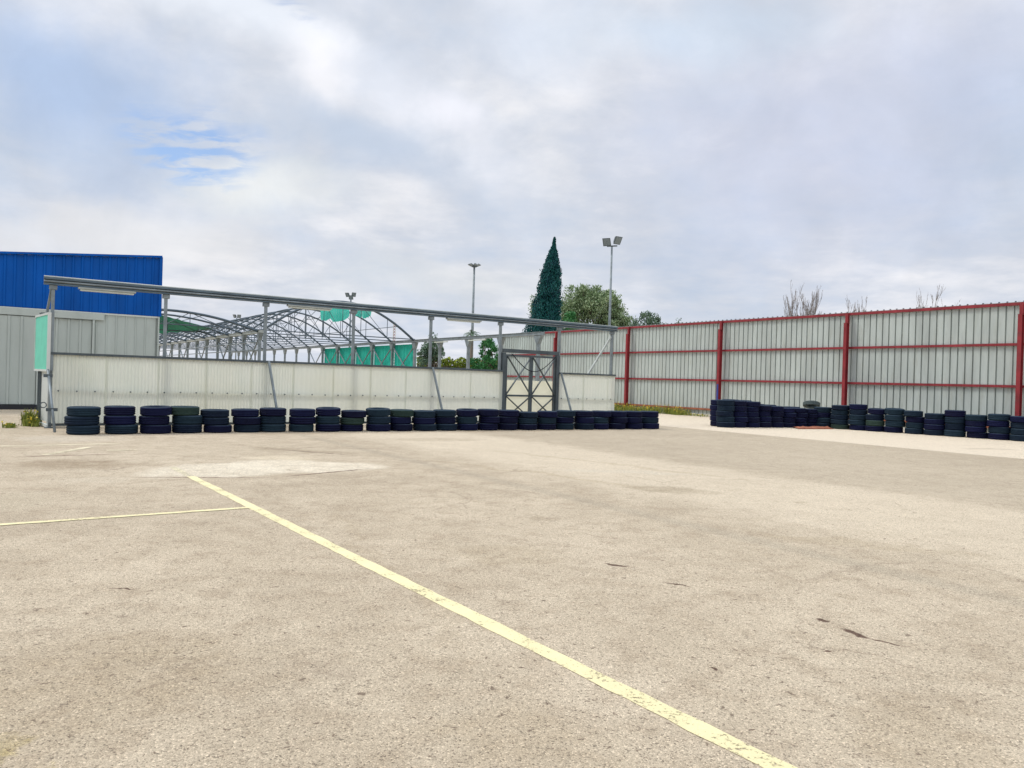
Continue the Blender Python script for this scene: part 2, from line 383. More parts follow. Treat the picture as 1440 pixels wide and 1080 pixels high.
    base = gb(base, (560, 1000), (900, 1060), .5, (.37, .29, .19), .5)
    base = gb(base, (1150, 980), (1440, 1060), .45, (.38, .30, .20), .5)
    base = gb(base, (750, 660), (1000, 668), .3, (.56, .51, .41), .4)
    base = gb(base, (1340, 630), (1440, 632), .3, brown, .5)
    base = gb(base, (-30, 1042), (60, 1062), .13, (.33, .25, .07), .7, False, .3)
    base = gb(base, (75, 1076), (140, 1084), .045, (.5, .40, .14), .6, False, .3)
    for p1, p2, hw in (((847, 792), (888, 797), .035), ((1145, 869), (1168, 876), .03), ((1183, 884), (1225, 900), .03), ((1215, 896), (1272, 909), .016), ((928, 818), (975, 826), .018),
                       ((1155, 914), (1170, 916), .012), ((995, 940), (1005, 941), .02), ((1050, 1026), (1066, 1029), .014), ((728, 938), (745, 941), .008),
                       ((380, 672), (540, 657), .035), ((340, 628), (520, 642), .03), ((0, 643), (190, 638), .04), ((150, 671), (400, 672), .03), ((150, 827), (190, 829), .012)):
        base = gb(base, p1, p2, hw, (.11, .065, .045), .95, True, .5)
    vc = N(t, 'ShaderNodeTexVoronoi', feature='DISTANCE_TO_EDGE'); vc.inputs['Scale'].default_value = .42; L(t, W, vc.inputs['Vector'])
    ck = mlt(ramp(t, vc.outputs['Distance'], [(.0, 1.0), (.009, 0.0)]), ramp(t, noise(t, P, .8, 4, .6).outputs[0], [(.50, 0.0), (.60, 1.0)]))
    base = mixc(t, mlt(ck, .4), base, (.16, .11, .075))
    # aggregate: pale chips and dark pits
    v1 = N(t, 'ShaderNodeTexVoronoi'); v1.inputs['Scale'].default_value = 140; L(t, P, v1.inputs['Vector'])
    sc = N(t, 'ShaderNodeSeparateColor'); L(t, v1.outputs['Color'], sc.inputs[0])
    chips = ramp(t, sc.outputs[0], [(0.0, .42), (.12, .82), (.5, 1.0), (.88, 1.10), (1.0, 1.5)])
    base = mixc(t, 1.0, base, chips, 'MULTIPLY')
    g2 = noise(t, P, 210, 3, .7); base = mixc(t, 1.0, base, ramp(t, g2.outputs[0], [(.3, .6), (.5, 1.0), (.7, 1.32)]), 'MULTIPLY')
    pit = noise(t, P, 22, 5, .72, .6); pitm = ramp(t, pit.outputs[0], [(.35, 1.0), (.395, 0.0)])
    base = mixc(t, mlt(pitm, .8), base, (.14, .10, .07))
    gr = noise(t, P, 48, 4, .75); base = mixc(t, 1.0, base, ramp(t, gr.outputs[0], [(.30, .72), (.45, .98), (.6, 1.02), (.72, 1.15)]), 'MULTIPLY')
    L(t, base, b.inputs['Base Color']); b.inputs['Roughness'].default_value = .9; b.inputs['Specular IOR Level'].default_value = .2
    hh = N(t, 'ShaderNodeMath', operation='MULTIPLY_ADD'); L(t, v1.outputs['Distance'], hh.inputs[0]); hh.inputs[1].default_value = -.6; L(t, noise(t, P, 45, 5, .7).outputs[0], hh.inputs[2])
    bp = N(t, 'ShaderNodeBump'); bp.inputs['Strength'].default_value = .6; bp.inputs['Distance'].default_value = .012
    L(t, hh.outputs[0], bp.inputs['Height']); L(t, bp.outputs[0], b.inputs['Normal'])
    return m
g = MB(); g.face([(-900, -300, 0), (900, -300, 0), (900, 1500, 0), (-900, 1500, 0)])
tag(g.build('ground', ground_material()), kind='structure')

# painted lines: thin worn sheets
def paintmat(name, c, wear):
    m, t, b = newmat(name); tcn = N(t, 'ShaderNodeTexCoord'); P = tcn.outputs['Object']
    n = noise(t, P, 45, 6, .7); n2 = noise(t, P, 3, 5, .6)
    cc = ramp(t, n2.outputs[0], [(.3, tuple(x*.85 for x in c)), (.65, c)])
    g2 = noise(t, P, 200, 3, .7); cc = mixc(t, 1.0, cc, ramp(t, g2.outputs[0], [(.3, .82), (.5, 1.0), (.7, 1.12)]), 'MULTIPLY')
    L(t, cc, b.inputs['Base Color']); b.inputs['Roughness'].default_value = .75
    ad = N(t, 'ShaderNodeMath', operation='ADD'); L(t, mulv(t, n.outputs[0], .6), ad.inputs[0]); L(t, mulv(t, n2.outputs[0], .4), ad.inputs[1])
    L(t, ramp(t, ad.outputs[0], [(wear, 0.0), (wear+.05, 1.0)]), b.inputs['Alpha'])
    bp = N(t, 'ShaderNodeBump'); bp.inputs['Strength'].default_value = .4; bp.inputs['Distance'].default_value = .01
    L(t, noise(t, P, 60, 5, .7).outputs[0], bp.inputs['Height']); L(t, bp.outputs[0], b.inputs['Normal'])
    return m
def line(name, a, b, wd, m, z=.0025, wob=.006):
    a = Vector((a.x, a.y, z)); b = Vector((b.x, b.y, z)); d = (b-a).normalized(); s = Vector((-d.y, d.x, 0)); n = max(4, int((b-a).length/.12)); mb = MB()
    prev = None
    for i in range(n+1):
        p = a + (b-a)*(i/n); l = p + s*(wd/2+random.uniform(-wob, wob)); r = p - s*(wd/2+random.uniform(-wob, wob))
        if prev: mb.face([prev[1], r, l, prev[0]])
        prev = (l, r)
    return tag(mb.build(name, m), kind='structure')
yel = paintmat('yellow_paint', (.78, .69, .39), .40)
fad = paintmat('faded_yellow_paint', (.70, .62, .42), .45)
pa, pb = ground(268, 670), ground(1096, 1080)
line('painted_line', pa, pb + (pb-pa)*.2, .112, yel)
line('painted_line', ground(243, 657), ground(266, 669), .10, fad)
q = ground(352, 714); line('painted_line', q, q - D1*4.6, .085, yel, z=.005)
line('painted_line', ground(-80, 629), ground(168, 624), .12, fad)
line('painted_line', ground(62, 640), ground(126, 629), .14, fad, z=.005)
line('painted_line', ground(150, 634), ground(192, 633), .14, fad, z=.0065)

# ------------------------------------------------------------------ tyres
def tyre_mesh(name, Ro, wd, m, ribs=4):
    prof = []; h = wd/2; ri = Ro*.60; ro = Ro-.022
    prof += [(ri, -h*.62), (ri+.012, -h*.80), (ri+.05, -h*.97), (Ro*.86, -h), (ro, -h*.92), (Ro-.006, -h*.80)]
    z0, z1 = -h*.74, h*.74; n = ribs
    for k in range(n):
        a = z0 + (z1-z0)*k/n; b = z0 + (z1-z0)*(k+1)/n; gp = .006
        prof += [(Ro, a+gp), (Ro+.002, (a+b)/2), (Ro, b-gp)]
        if k < n-1: prof += [(Ro-.009, b-gp*.6), (Ro-.009, b+gp*.6)]
    prof += [(Ro-.006, h*.80), (ro, h*.92), (Ro*.86, h), (ri+.05, h*.97), (ri+.012, h*.80), (ri, h*.62),
             (ri+.03, h*.60), (Ro-.05, h*.70), (Ro-.03, 0), (Ro-.05, -h*.70), (ri+.03, -h*.60)]
    S = 40; vs = []; fs = []; np_ = len(prof)
    for i in range(S):
        a = 2*math.pi*i/S
        vs += [(r*math.cos(a), r*math.sin(a), z+h) for r, z in prof]
    for i in range(S):
        for j in range(np_):
            j2 = (j+1) % np_; i2 = (i+1) % S
            fs.append((i*np_+j, i2*np_+j, i2*np_+j2, i*np_+j2))
    me = bpy.data.meshes.new(name); me.from_pydata(vs, [], fs); me.materials.append(m)
    me.polygons.foreach_set('use_smooth', [True]*len(fs)); me.update(); return me
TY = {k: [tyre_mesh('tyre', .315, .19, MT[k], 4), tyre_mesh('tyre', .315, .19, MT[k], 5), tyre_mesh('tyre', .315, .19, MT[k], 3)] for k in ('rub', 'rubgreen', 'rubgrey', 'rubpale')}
protos = {}
def tyre(loc, dia, wd, kind, label, group, tilt=(0, 0), rz=None):
    k = (kind, random.randrange(3))
    if k not in protos: o = protos[k] = bpy.data.objects.new('tyre', TY[kind][k[1]])
    else: o = protos[k].copy()
    col.objects.link(o); o.location = loc; o.scale = (dia/.63, dia/.63, wd/.19)
    o.rotation_euler = (tilt[0], tilt[1], random.uniform(0, 6.28) if rz is None else rz)
    return tag(o, label, 'tyre', group)
ORD = 'first second third fourth fifth sixth seventh eighth ninth tenth eleventh twelfth thirteenth fourteenth'.split()
def stack(p, n, h, dia, where, group, kinds=None, off=None, toptilt=(0, 0)):
    z = 0; wd = h/n; base = Vector((p.x, p.y, 0))
    for k in range(n):
        d = dia*random.uniform(.935, 1.0); o = off[k] if off else (random.uniform(-.04, .04), random.uniform(-.02, .02))
        nm = {0: 'lowest', n-1: 'topmost'}.get(k, 'middle' if n == 3 else ORD[k])
        kd = kinds[k] if kinds else 'rub'
        word = {'rub': 'black tyre', 'rubgreen': 'dusty greenish tyre', 'rubgrey': 'worn blue-black tyre', 'rubpale': 'pale tyre'}[kd]
        lab = f'{nm} {word} of the {where}' if nm in ('lowest', 'topmost', 'middle') else f'{nm} {word} up in the {where}'
        t_ = toptilt if k == n-1 else (0, 0)
        lift = d/2*math.sin(max(abs(t_[0]), abs(t_[1])))
        tyre((base.x+o[0], base.y+o[1], z+lift), d, wd, kd, lab, group, tilt=t_, rz=0 if t_ != (0, 0) else None); z += wd
def push(p, r):    # from the near contact point to the centre, away from the camera
    d = Vector((p.x, p.y, 0)).normalized(); return p + d*r
G1 = 'tyres stacked in a row before the cream fence'
A = push(ground(117, 612), .31); B = push(ground(912, 603.4), .31)
def pick(ps):
    r = random.random(); a = 0
    for k, p in ps:
        a += p
        if r < a: return k
    return ps[-1][0]
ns = round((B-A).length/.662); hts = [.585, .60, .585, .60, .53, .545, .575, .56, .58, .53, .575, .56, .54, .56, .57, .59]
perp = Vector((-(B-A).y, (B-A).x, 0)).normalized()
xs = [ground(x, y) for x, y in ((117, 612), (170, 611), (218, 610.5), (261, 609.5), (304, 609), (345, 608.5))]
pts = [push(q, .315) for q in xs]
rest = B - pts[-1]; nr = round(rest.length/.645)
for i in range(1, nr+1):
    pts.append(pts[-1-0] + rest/nr if i == 1 else pts[-1] + rest/nr)
print('row stacks', len(pts), 'spacing', rest.length/nr, [(round((pts[i+1]-pts[i]).length, 2)) for i in range(6)])
for i, p in enumerate(pts):
    j = len(pts)-1-i
    side = 'left' if i <= j else 'right'; k = min(i, j)
    where = (f'{ORD[k]} stack from the {side} before the cream fence' if k else f'{side}most stack before the cream fence')
    h = hts[i] if i < len(hts) else random.choice([.52, .55, .57, .56])
    if i >= len(pts)-5: h = .565
    kinds = [pick((('rub', .7), ('rubgrey', .3))) for _ in range(3)]
    if i in (3, 11): kinds[2] = 'rubgreen'
    if i in (5, 12): kinds[0] = 'rubgrey'
    if i == 9: kinds[1] = 'rubgreen'
    if i == 0: kinds = ['rubgrey']*3
    off = [(0, 0), (-.035, 0), (0, 0)] if i == 0 else None
    dia = min(.665, (pts[i]-pts[i-1]).length*.975 if i else .655, (pts[i+1]-pts[i]).length*.975 if i < len(pts)-1 else .64) if i > 5 else .655
    p = p + perp*(random.uniform(-.03, .03) if i > 3 else 0)
    stack(p, 3, h, dia, where, G1, kinds, off, (R(2.5), 0) if i in (2, 8, 10, 14) else (0, 0))

G2 = 'tyres stacked in the corner pile'
A = push(ground(1019, 601.3), .31); B = push(ground(1139, 601.2), .31)
n = round((B-A).length/.62); hh = [(5, .97), (5, .95), (5, .93), (4, .80), (4, .78), (4, .72), (4, .72), (4, .7)]
print('pile', n, (B-A).length/n)
for i in range(n+1):
    nn, h = hh[min(i, len(hh)-1)]
    p = A + (B-A)*(i/n)
    stack(p, nn, h, .63, f'{ORD[i]} front stack from the left in the corner pile' if i else 'leftmost front stack in the corner pile', G2, [('rubgrey' if i == 0 else 'rub')]*nn)
back = Vector((-D1.y, D1.x, 0))
pn = 0
for i in range(n):
    nn, h = hh[min(i, len(hh)-1)]
    p = A + (B-A)*((i+.5)/n) + back*.60
    stack(p, nn, h + (.03 if i else -.02), .62, f'{ORD[i]} rear stack from the left in the corner pile' if i else 'leftmost rear stack in the corner pile', G2)
G3 = 'tyres stacked along the foot of the red framed wall'
A = push(ground(1158, 602.0), .3); B = push(ground(1437, 620.8), .3)
n = round((B-A).length/.655); spn = (B-A)/n
hh = [(4, .78), (5, .88), (5, .94), (4, .80), (4, .83), (4, .80), (4, .74), (4, .88), (4, .76), (4, .82), (4, .78), (4, .78), (4, .80), (4, .76)]
print('right row', n, spn.length)
for i in range(n+2):
    nn, h = hh[i % len(hh)]
    if i <= n: where = (f'{ORD[i]} stack from the left against the red-framed wall' if i else 'leftmost stack against the red-framed wall')
    else: where = 'stack beyond the right edge against the red-framed wall'
    kinds = [pick((('rub', .35), ('rubgrey', .60), ('rubgreen', .05))) for _ in range(nn)]
    off = [(random.uniform(-.045, .045), random.uniform(-.02, .02)) for _ in range(nn)]
    if i == 1: off[-1] = (-.03, -.04)
    dia = .60 if i == 5 else .67 if i == 6 else .65
    stack(A + spn*i, nn, h, dia, where, G3, kinds, off, (R(3), 0) if i in (3, 4) else (0, 0))
G4 = 'tyres stacked in the corner pile'
pL = at(1141, 573, ground(1141, 601).y + .7); tyre((pL.x, pL.y, .765), .62, .17, 'rubpale', 'pale worn tyre lying tilted on top of the dark corner pile', G4, (R(17), R(5)))

# rusty mat on the ground before the pile
mb = MB(); a = ground(1123, 603.5); b_ = ground(1172, 603.5); n = 14
d = (b_-a)/n; bk = Vector((0.1, 1, 0)).normalized()
rows = [[a + d*i + bk*(.42*j) + Z*(.02 + .075*math.sin(math.pi*min(1, (j+.3)/2.6))*random.uniform(.5, 1)*(1 if 0 < i < n else .2)) for i in range(n+1)] for j in range(3)]
for j in range(2):
    for i in range(n): mb.face([rows[j][i], rows[j][i+1], rows[j+1][i+1], rows[j+1][i]])
for i in range(n): mb.face([rows[0][i]-Z*rows[0][i].z, rows[0][i+1]-Z*rows[0][i+1].z, rows[0][i+1], rows[0][i]])
tag(mb.build('crumpled_mat', MT['rust'], loc=a), 'rusty red crumpled mat lying on the paving by the tyre pile', 'mat')

# ------------------------------------------------------------------ cream fence
P0 = ground(68, 602); Nf = Vector((D1.y, -D1.x, 0))       # normal towards the camera
def fx(x, y=None): return onplane(x, 500 if y is None else y, P0, D1)
def s_of(x, y=530): return (fx(x, y)-P0).dot(D1)
CAPZ = fx(72.6, 495.5).z; CAPR = fx(862, 527).z; print('cap z', CAPZ, CAPR)
CAPH = (CAPZ+CAPR)/2
S_END = s_of(863, 550); SG0, SG1 = s_of(706, 540), s_of(784, 540)
print('fence len', S_END, 'gate', SG0, SG1)
fence = empty('cream_fence', P0, 'long low fence of cream corrugated fibreglass sheets with a dark cap rail', 'fence')
def sheet(s0, s1, z0, z1, off, pitch=.076, amp=.009, nz=1):
    mb = MB(); n = max(2, int((s1-s0)/pitch*8)); k = 0; mb2 = mb
    for i in range(n+1):
        s = s0 + (s1-s0)*i/n; o = off + amp*math.sin(2*math.pi*s/pitch)
        p = P0 + D1*s + Nf*o
        mb.v += [p + Z*z0, p + Z*z1]
        if i: a = 2*(i-1); mb.f.append((a, a+2, a+3, a+1)); mb.m.append(0)
    return mb
s = .05; k = 0; midz = .86
while s < S_END-.1:
    e = min(s+1.12, S_END)
    if s < SG0 < e: e = SG0
    if SG0-.01 <= s < SG1: s = SG1; continue
    zb, zt = .12 + random.uniform(-.01, .01), CAPH-.03
    mb = sheet(s-.05 if s > .1 else s, e, zb, zt, .055 + (.012 if k % 2 else 0), .076 if s < 4.6 else .13, .008 if s < 4.6 else .0035)
    q = s+.12
    while q < e-.05:     # screws with washers along the middle rail
        c0 = P0 + D1*q + Nf*(.078 + (.012 if k % 2 else 0)) + Z*(midz+random.uniform(-.006, .006))
        mb.tube([c0, c0 + Nf*.012], .019, 6, 1); q += .37
    mb.build('fence_panel', [MT['fibre'], MT['darksteel']], fence, smooth=False)
    s = e; k += 1
for (a, b2) in ((0, SG0), (SG1, S_END)):
    mb = MB(); A_ = P0 + D1*a + Nf*.05 + Z*(CAPH-.02); B_ = P0 + D1*b2 + Nf*.05 + Z*(CAPH-.02)
    mb.bar(A_, B_, .10, .055); mb.build('cap_rail', MT['darksteel'], fence)
    mb = MB(); mb.bar(P0 + D1*a + Nf*.0 + Z*.09, P0 + D1*b2 + Z*.09, .06, .08); mb.build('bottom_rail', MT['darksteel'], fence)
    mb = MB(); mb.bar(P0 + D1*a + Z*midz, P0 + D1*b2 + Z*midz, .05, .05); mb.build('middle_rail', MT['steel'], fence)
# end return
Q0, Q1 = ground(67, 602), ground(54, 597.5); dq = (Q1-Q0)
if dq.length > 2 or dq.length < .8: pass
print('return', dq.length, dq)
mb = MB(); mb.box(Q0 + dq*.1 + Z*.14, dq*.85, D1*.02, Z*(CAPH-.2)); mb.build('end_panel', MT['white'], fence)
mb = MB(); mb.bar(Q0+Z*.05, Q1+Z*.05, .06, .06); mb.build('ground_bar', MT['white'], fence)
for tt in (1.0, .82):
    mb = MB(); mb.bar(Q0+dq*tt, Q0+dq*tt+Z*2.7, .08, .08); mb.build('end_post', MT['darksteel'], fence)

# gate with crossed braces
gate = empty('double_gate', P0 + D1*SG0, 'dark steel double gate with crossed braces and pale lower boards', 'gate')
gm = (SG0+SG1)/2; GT = fx(745, 500).z; print('gate top', GT)
for a in (SG0+.02, SG1-.05):
    mb = MB(); mb.bar(P0+D1*a, P0+D1*a+Z*(GT+.05), .13, .13); mb.build('gate_post', MT['darksteel'], gate)
mb = MB(); mb.bar(P0+D1*SG0+Z*(GT+.12), P0+D1*SG1+Z*(GT+.12), .10, .12); mb.build('header', MT['darksteel'], gate)
for (a, b2) in ((SG0+.14, gm-.03), (gm+.03, SG1-.16)):
    lf = MB(); pa_, pb_ = P0+D1*a, P0+D1*b2
    zb, zm, zt = .12, .93, GT
    for q in (pa_, pb_): lf.bar(q+Z*zb, q+Z*zt, .06, .06)
    for z in (zb+.03, zm, zt-.03): lf.bar(pa_+Z*z+D1*.03, pb_+Z*z-D1*.03, .06, .06)
    for (z0, z1) in ((zb+.06, zm-.03), (zm+.03, zt-.06)):
        lf.bar(pa_+Z*z0+Nf*.035, pb_+Z*z1+Nf*.035, .02, .07, up=Nf); lf.bar(pb_+Z*z0+Nf*.06, pa_+Z*z1+Nf*.06, .02, .07, up=Nf)
    leaf = lf.build('gate_leaf', MT['darksteel'], gate)
    bd = MB(); q = pa_+D1*.03-Nf*.035; w_ = D1*(b2-a-.06); bd.face([q+Z*.15, q+w_+Z*.15, q+w_+Z*1.43, q+Z*1.43])
    bd.build('board', MT['boardt'], gate)
cb = MB(); c0 = P0+D1*(SG0+.3)+Z*(GT+.02)+Nf*.09
cb.tube([c0 + D1*(i*.09) - Z*(.55*math.sin(math.pi*i/20)) for i in range(21)], .015, 6); cb.build('hanging_cable', MT['black'], gate)

# gantry: posts and long channel beam above the fence
gan = empty('light_gantry', P0, 'long grey steel beam carried on slim posts above the cream fence', 'gantry')
BT = fx(200, 399).z; BR = fx(865, 459).z; BL = fx(65, 388).z; print('beam z', BL, BT, fx(440, 419.5).z, fx(720, 445.5).z, BR)
beamz = lambda s: BL + (BR-BL)*(s/S_END)
sb0, sb1 = s_of(65, 400)-.05, S_END+.05
e0, e1 = P0 + D1*sb0, P0 + D1*sb1
def bz(s): return beamz(max(0, s))
mb = MB()
mb.bar(e0+Z*(bz(sb0)-.05), e1+Z*(bz(sb1)-.05), .16, .04)                      # upper flange block
mb.bar(e0+Z*(bz(sb0)-.115)-Nf*.02, e1+Z*(bz(sb1)-.115)-Nf*.02, .10, .09)
mb.bar(e0+Z*(bz(sb0)-.175), e1+Z*(bz(sb1)-.175), .14, .03)
mb.build('channel_beam', MT['beam'], gan)
mb = MB(); mb.tube([e0+Z*(bz(sb0)-.015)+Nf*.03, e1+Z*(bz(sb1)-.015)+Nf*.03], .024, 10); mb.build('top_pipe', MT['beamlight'], gan, smooth=True)
mb = MB(); mb.tube([e0+Z*(bz(sb0)-.12)+Nf*.065, e1+Z*(bz(sb1)-.12)+Nf*.065], .022, 10); mb.build('front_pipe', MT['steel'], gan, smooth=True)
for x in (67, 232, 373, 497, 606, 704, 787, 861):
    s = s_of(x, 480) if x > 100 else 0.02
    p = P0 + D1*s - Nf*.03
    mb = MB(); mb.bar(p, p+Z*(bz(s)-.192), .085, .07); mb.bar(p+Z*(bz(s)-.295), p+Z*(bz(s)-.295)+D1*.001+Z*.1, .12, .16)
    post = mb.build('post', MT['steel'], gan, bevel=.006)
    mb = MB(); mb.bar(p+Z*.006, p+Z*.02, .2, .2); mb.build('foot_plate', MT['darksteel'], gan)
# raking braces from cap rail to the ground in front of the sheets
for (xt, yt, xb, yb) in ((376, 512, 396, 585), (606, 516, 632, 583), (786, 526, 822, 584)):
    tpt = fx(xt, yt) + Nf*.12; s = (tpt-P0).dot(D1); bt = P0 + D1*(s+.15) + Nf*.75
    mb = MB(); mb.bar(Vector((tpt.x, tpt.y, CAPH)), bt, .05, .05); mb.build('raking_brace', MT['steel'], gan)
# corner brace at far end
a_ = fx(859, 474); b2 = fx(827, 526); mb = MB(); mb.bar(a_, Vector((b2.x, b2.y, b2.z)), .06, .06); mb.build('corner_brace', MT['beamlight'], gan)
mb = MB(); q = Q1 + Z*0; mb.bar(P0+Z*(bz(0)-.2)-Nf*.05, P0+dq*.5+Z*2.65, .05, .05); mb.build('end_strut', MT['steel'], gan)
# light battens under the beam
places = ('under the left end of the beam', 'under the beam before the arched frame', 'under the beam beside the tall light mast')
for (x0, y0, x1, y1), pl in zip(((110, 402, 191, 408), (404, 426, 466, 433), (628, 449, 676, 453)), places):
    s0, s1 = s_of(x0, y0), s_of(x1, y1)
    pA, pB = P0+D1*s0+Nf*.0+Z*(bz(s0)-.235), P0+D1*s1+Z*(bz(s1)-.235)
    th = empty('light_batten', pA, 'long slim light batten fixed ' + pl, 'light fitting', 'light battens under the gantry beam')
    mb = MB(); mb.bar(pA+Z*.02, pB+Z*.02, .14, .045); mb.build('housing', MT['beamlight'], th, bevel=.01)
    mb = MB(); mb.bar(pA-Z*.023+D1*.04, pB-Z*.023-D1*.04, .10, .04); mb.build('tube_cover', MT['diffuser'], th, bevel=.01)

# sign panel at the fence end, on a leaning pole stand
sgA = at(71, 441, 17.05); sgB = at(53.5, 444.5, 18.25); zb = at(69, 521, 17.05).z; zt = sgA.z
u = Vector((sgB.x-sgA.x, sgB.y-sgA.y, 0)); wv_ = u.length; u.normalize(); sgn = Vector((-u.y, u.x, 0)); 
if sgn.dot(Vector((-sgA.x, -sgA.y, 0))) < 0: sgn = -sgn
o0 = Vector((sgA.x, sgA.y, zb)); print('sign', wv_, zt-zb, zb)
sg = empty('framed_board', o0, 'turquoise panel in a white frame mounted at the left end of the fence', 'sign board')
mb = MB(); mb.box(o0, u*wv_, sgn*.04, Z*(zt-zb)); mb.build('panel', MT['teal'], sg)
mb = MB()
for (p, q) in ((o0, o0+u*wv_), (o0+Z*(zt-zb), o0+u*wv_+Z*(zt-zb))): mb.bar(p+sgn*.02, q+sgn*.02, .07, .05)
for p in (o0-u*.027, o0+u*(wv_+.027)): mb.bar(p+sgn*.02-Z*.025, p+sgn*.02+Z*(zt-zb+.025), .05, .072)
mb.build('frame', MT['white'], sg)
mb = MB(); mb.box(o0-u*.06-sgn*.07, u*.02, sgn*.05, Z*(zt-zb+.03)); mb.build('edge_strip', MT['steel'], sg)

pt = empty('pole_prop', ground(77, 608), 'thin leaning steel prop with a clamp below the turquoise board', 'prop')
ft, hd = ground(77, 608), at(67.5, 520, 17.0); ft2 = ground(66.5, 601)
mb = MB(); mb.tube([ft, hd], .028, 8); mb.build('leaning_tube', MT['steel'], pt, smooth=True)
mb = MB(); mb.tube([ft2, Vector((hd.x, hd.y+.03, hd.z))], .022, 8); mb.build('upright_tube', MT['white'], pt, smooth=True)
cpt = ft + (hd-ft)*.35; mb = MB(); mb.bar(cpt-D1*.12, cpt+D1*.1, .05, .07)
mb.tube([cpt - D1*.17 + Vector((0, 0, .1)) + (D1*math.cos(a*.7)+Z*math.sin(a*.7))*.06 for a in range(10)], .012, 5); mb.build('clamp', MT['darksteel'], pt)
cpt = ft + (hd-ft)*.9; mb = MB(); mb.bar(cpt-D1*.1, cpt+D1*.08, .06, .07); mb.build('clamp', MT['darksteel'], pt)

# ------------------------------------------------------------------ corrugated wall on a red frame
PW = ground(1000, 586); Nw = Vector((-D2.y, D2.x, 0))
if Nw.dot(-PW) < 0: Nw = -Nw
def wx(x, y=530): return onplane(x, y, PW, D2)
def sw(x): return (wx(x, 545)-PW).dot(D2)
S0, S1 = -24.0, sw(703)
tops = [wx(x, y).z for x, y in ((900, 458.5), (1180, 441), (1437, 426.3), (730, 471))]; print('wall tops', tops)
WT = sum(tops[:3])/3
r2_, r3_, r4_ = wx(1180, 489.7).z, wx(1180, 538.4).z, wx(1000, 575.8).z; print('rails', r2_, r3_, r4_, 'S', S0, S1)
postx = [1437, 1192, 1015, 885, 783]; ps = [sw(x) for x in postx]; print('posts', ps)
allp = [ps[0]-7.0*2, ps[0]-7.0] + ps + [ps[-1]+8]
wall = empty('sheet_metal_wall', PW, 'tall wall of ribbed grey metal sheets on a red steel frame', 'wall')
edges = [S0] + allp[:-1] + [S1]
edges = sorted(set(edges)); edges = [e for e in edges if S0 <= e <= S1]
for a, b2 in zip(edges[:-1], edges[1:]):
    mb = MB(); prof = []; q = math.ceil(a/.25)*.25
    prof.append((a, 0))
    while q < b2-.06:
        prof += [(q, 0), (q+.006, -.06), (q+.045, -.06), (q+.051, 0)]; q += .25
    prof.append((b2-.003, 0))
    for (x0, o0_), (x1, o1_) in zip(prof[:-1], prof[1:]):
        p, q_ = PW + D2*x0 + Nw*o0_, PW + D2*x1 + Nw*o1_
        if x1-x0 < .001: continue
        rib = 0
        mb.face([p+Z*.10, q_+Z*.10, q_+Z*(WT+.03), p+Z*(WT+.03)], rib)
        if abs(x1-x0-.039) < .004:   # rib end caps poke above the rail
            mb.box(p+Z*(WT+.03)-D2*.008, D2*.038, Nw*.05, Z*.035, 1)
    mb.build('cladding', [MT['galvwall'], MT['darksteel']], wall)
for z, hgt in ((WT-.045, .10), (r2_, .085), (r3_, .085), (r4_, .085)):
    for a, b2 in zip(edges[:-1], edges[1:]):
        mb = MB(); mb.bar(PW+D2*(a+.02)+Nw*.06+Z*z, PW+D2*(b2-.02)+Nw*.06+Z*z, .08, hgt)
        mb.build('rail', MT['rust'] if z == r4_ else MT['redrail'], wall)
for i, sp0 in enumerate(allp[:-1]):
    b0 = PW + D2*sp0 + Nw*.21
    mb = MB(); ibeam(mb, b0, b0+Z*(WT-.42)-Nw*.0, .125, .20, Nw); ibeam(mb, b0-Nw*.05+Z*(WT-.42), b0-Nw*.05+Z*(WT-.02), .12, .12, Nw)
    mb.bar(b0+Z*.005, b0+Z*.02, .3, .3); mb.bar(b0+Z*(WT-.425), b0+Z*(WT-.405), .14, .21)
    po = mb.build('wall_post', MT['red'], wall)
    if i == 4:
        mb = MB(); mb.box(b0-D2*.06+Nw*.103, D2*.10, Nw*.006, Z*1.55); o_ = mb.build('paint_patch', MT['bluepatch'], wall); 

# grass and yellow flowers along the wall foot, weeds by the fence end
def tuft(mb, c, r, h, n, flowers=0, lean=.5):
    for _ in range(n):
        a = random.uniform(0, 6.28); rr = r*math.sqrt(random.random()); p = c + Vector((math.cos(a)*rr, math.sin(a)*rr, 0))
        hh_ = h*random.uniform(.4, 1); t_ = p + Vector((random.uniform(-lean, lean)*hh_, random.uniform(-lean, lean)*hh_, hh_)); w_ = random.uniform(.006, .016)
        s_ = Vector((math.cos(a+1.5), math.sin(a+1.5), 0))*w_; mdl = (p+t_)/2 + Z*hh_*.1
        mb.face([p-s_, p+s_, mdl+s_, mdl-s_], 0); mb.face([mdl-s_, mdl+s_, t_], 0)
        if random.random() < .5:
            l = mdl + Vector((random.uniform(-1, 1), random.uniform(-1, 1), random.uniform(0, .6)))*.07; mb.face([mdl, mdl+Z*.03, l], 0)
        if random.random() < flowers:
            for k in range(2):
                d_ = Vector((random.uniform(-1, 1), random.uniform(-1, 1), random.uniform(-.3, 1))).normalized()*.028; e_ = d_.cross(Z).normalized()*.025 if d_.cross(Z).length > .001 else D1*.02
                mb.face([t_-d_, t_+e_, t_+d_, t_-e_], 1)
mb = MB(); a, b2 = sw(1000), sw(868)
i = a
while i < b2+3:
    fr = 1 if i > sw(978) else .35
    tuft(mb, PW + D2*i + Nw*random.uniform(.15, .75), .3, random.uniform(.25, .5)*fr, int(38*fr), .35, .35); i += .16
tag(mb.build('grass_strip', [MT['weed'], MT['flower']]), kind='stuff', label='strip of green weeds with yellow flowers growing along the foot of the metal wall')
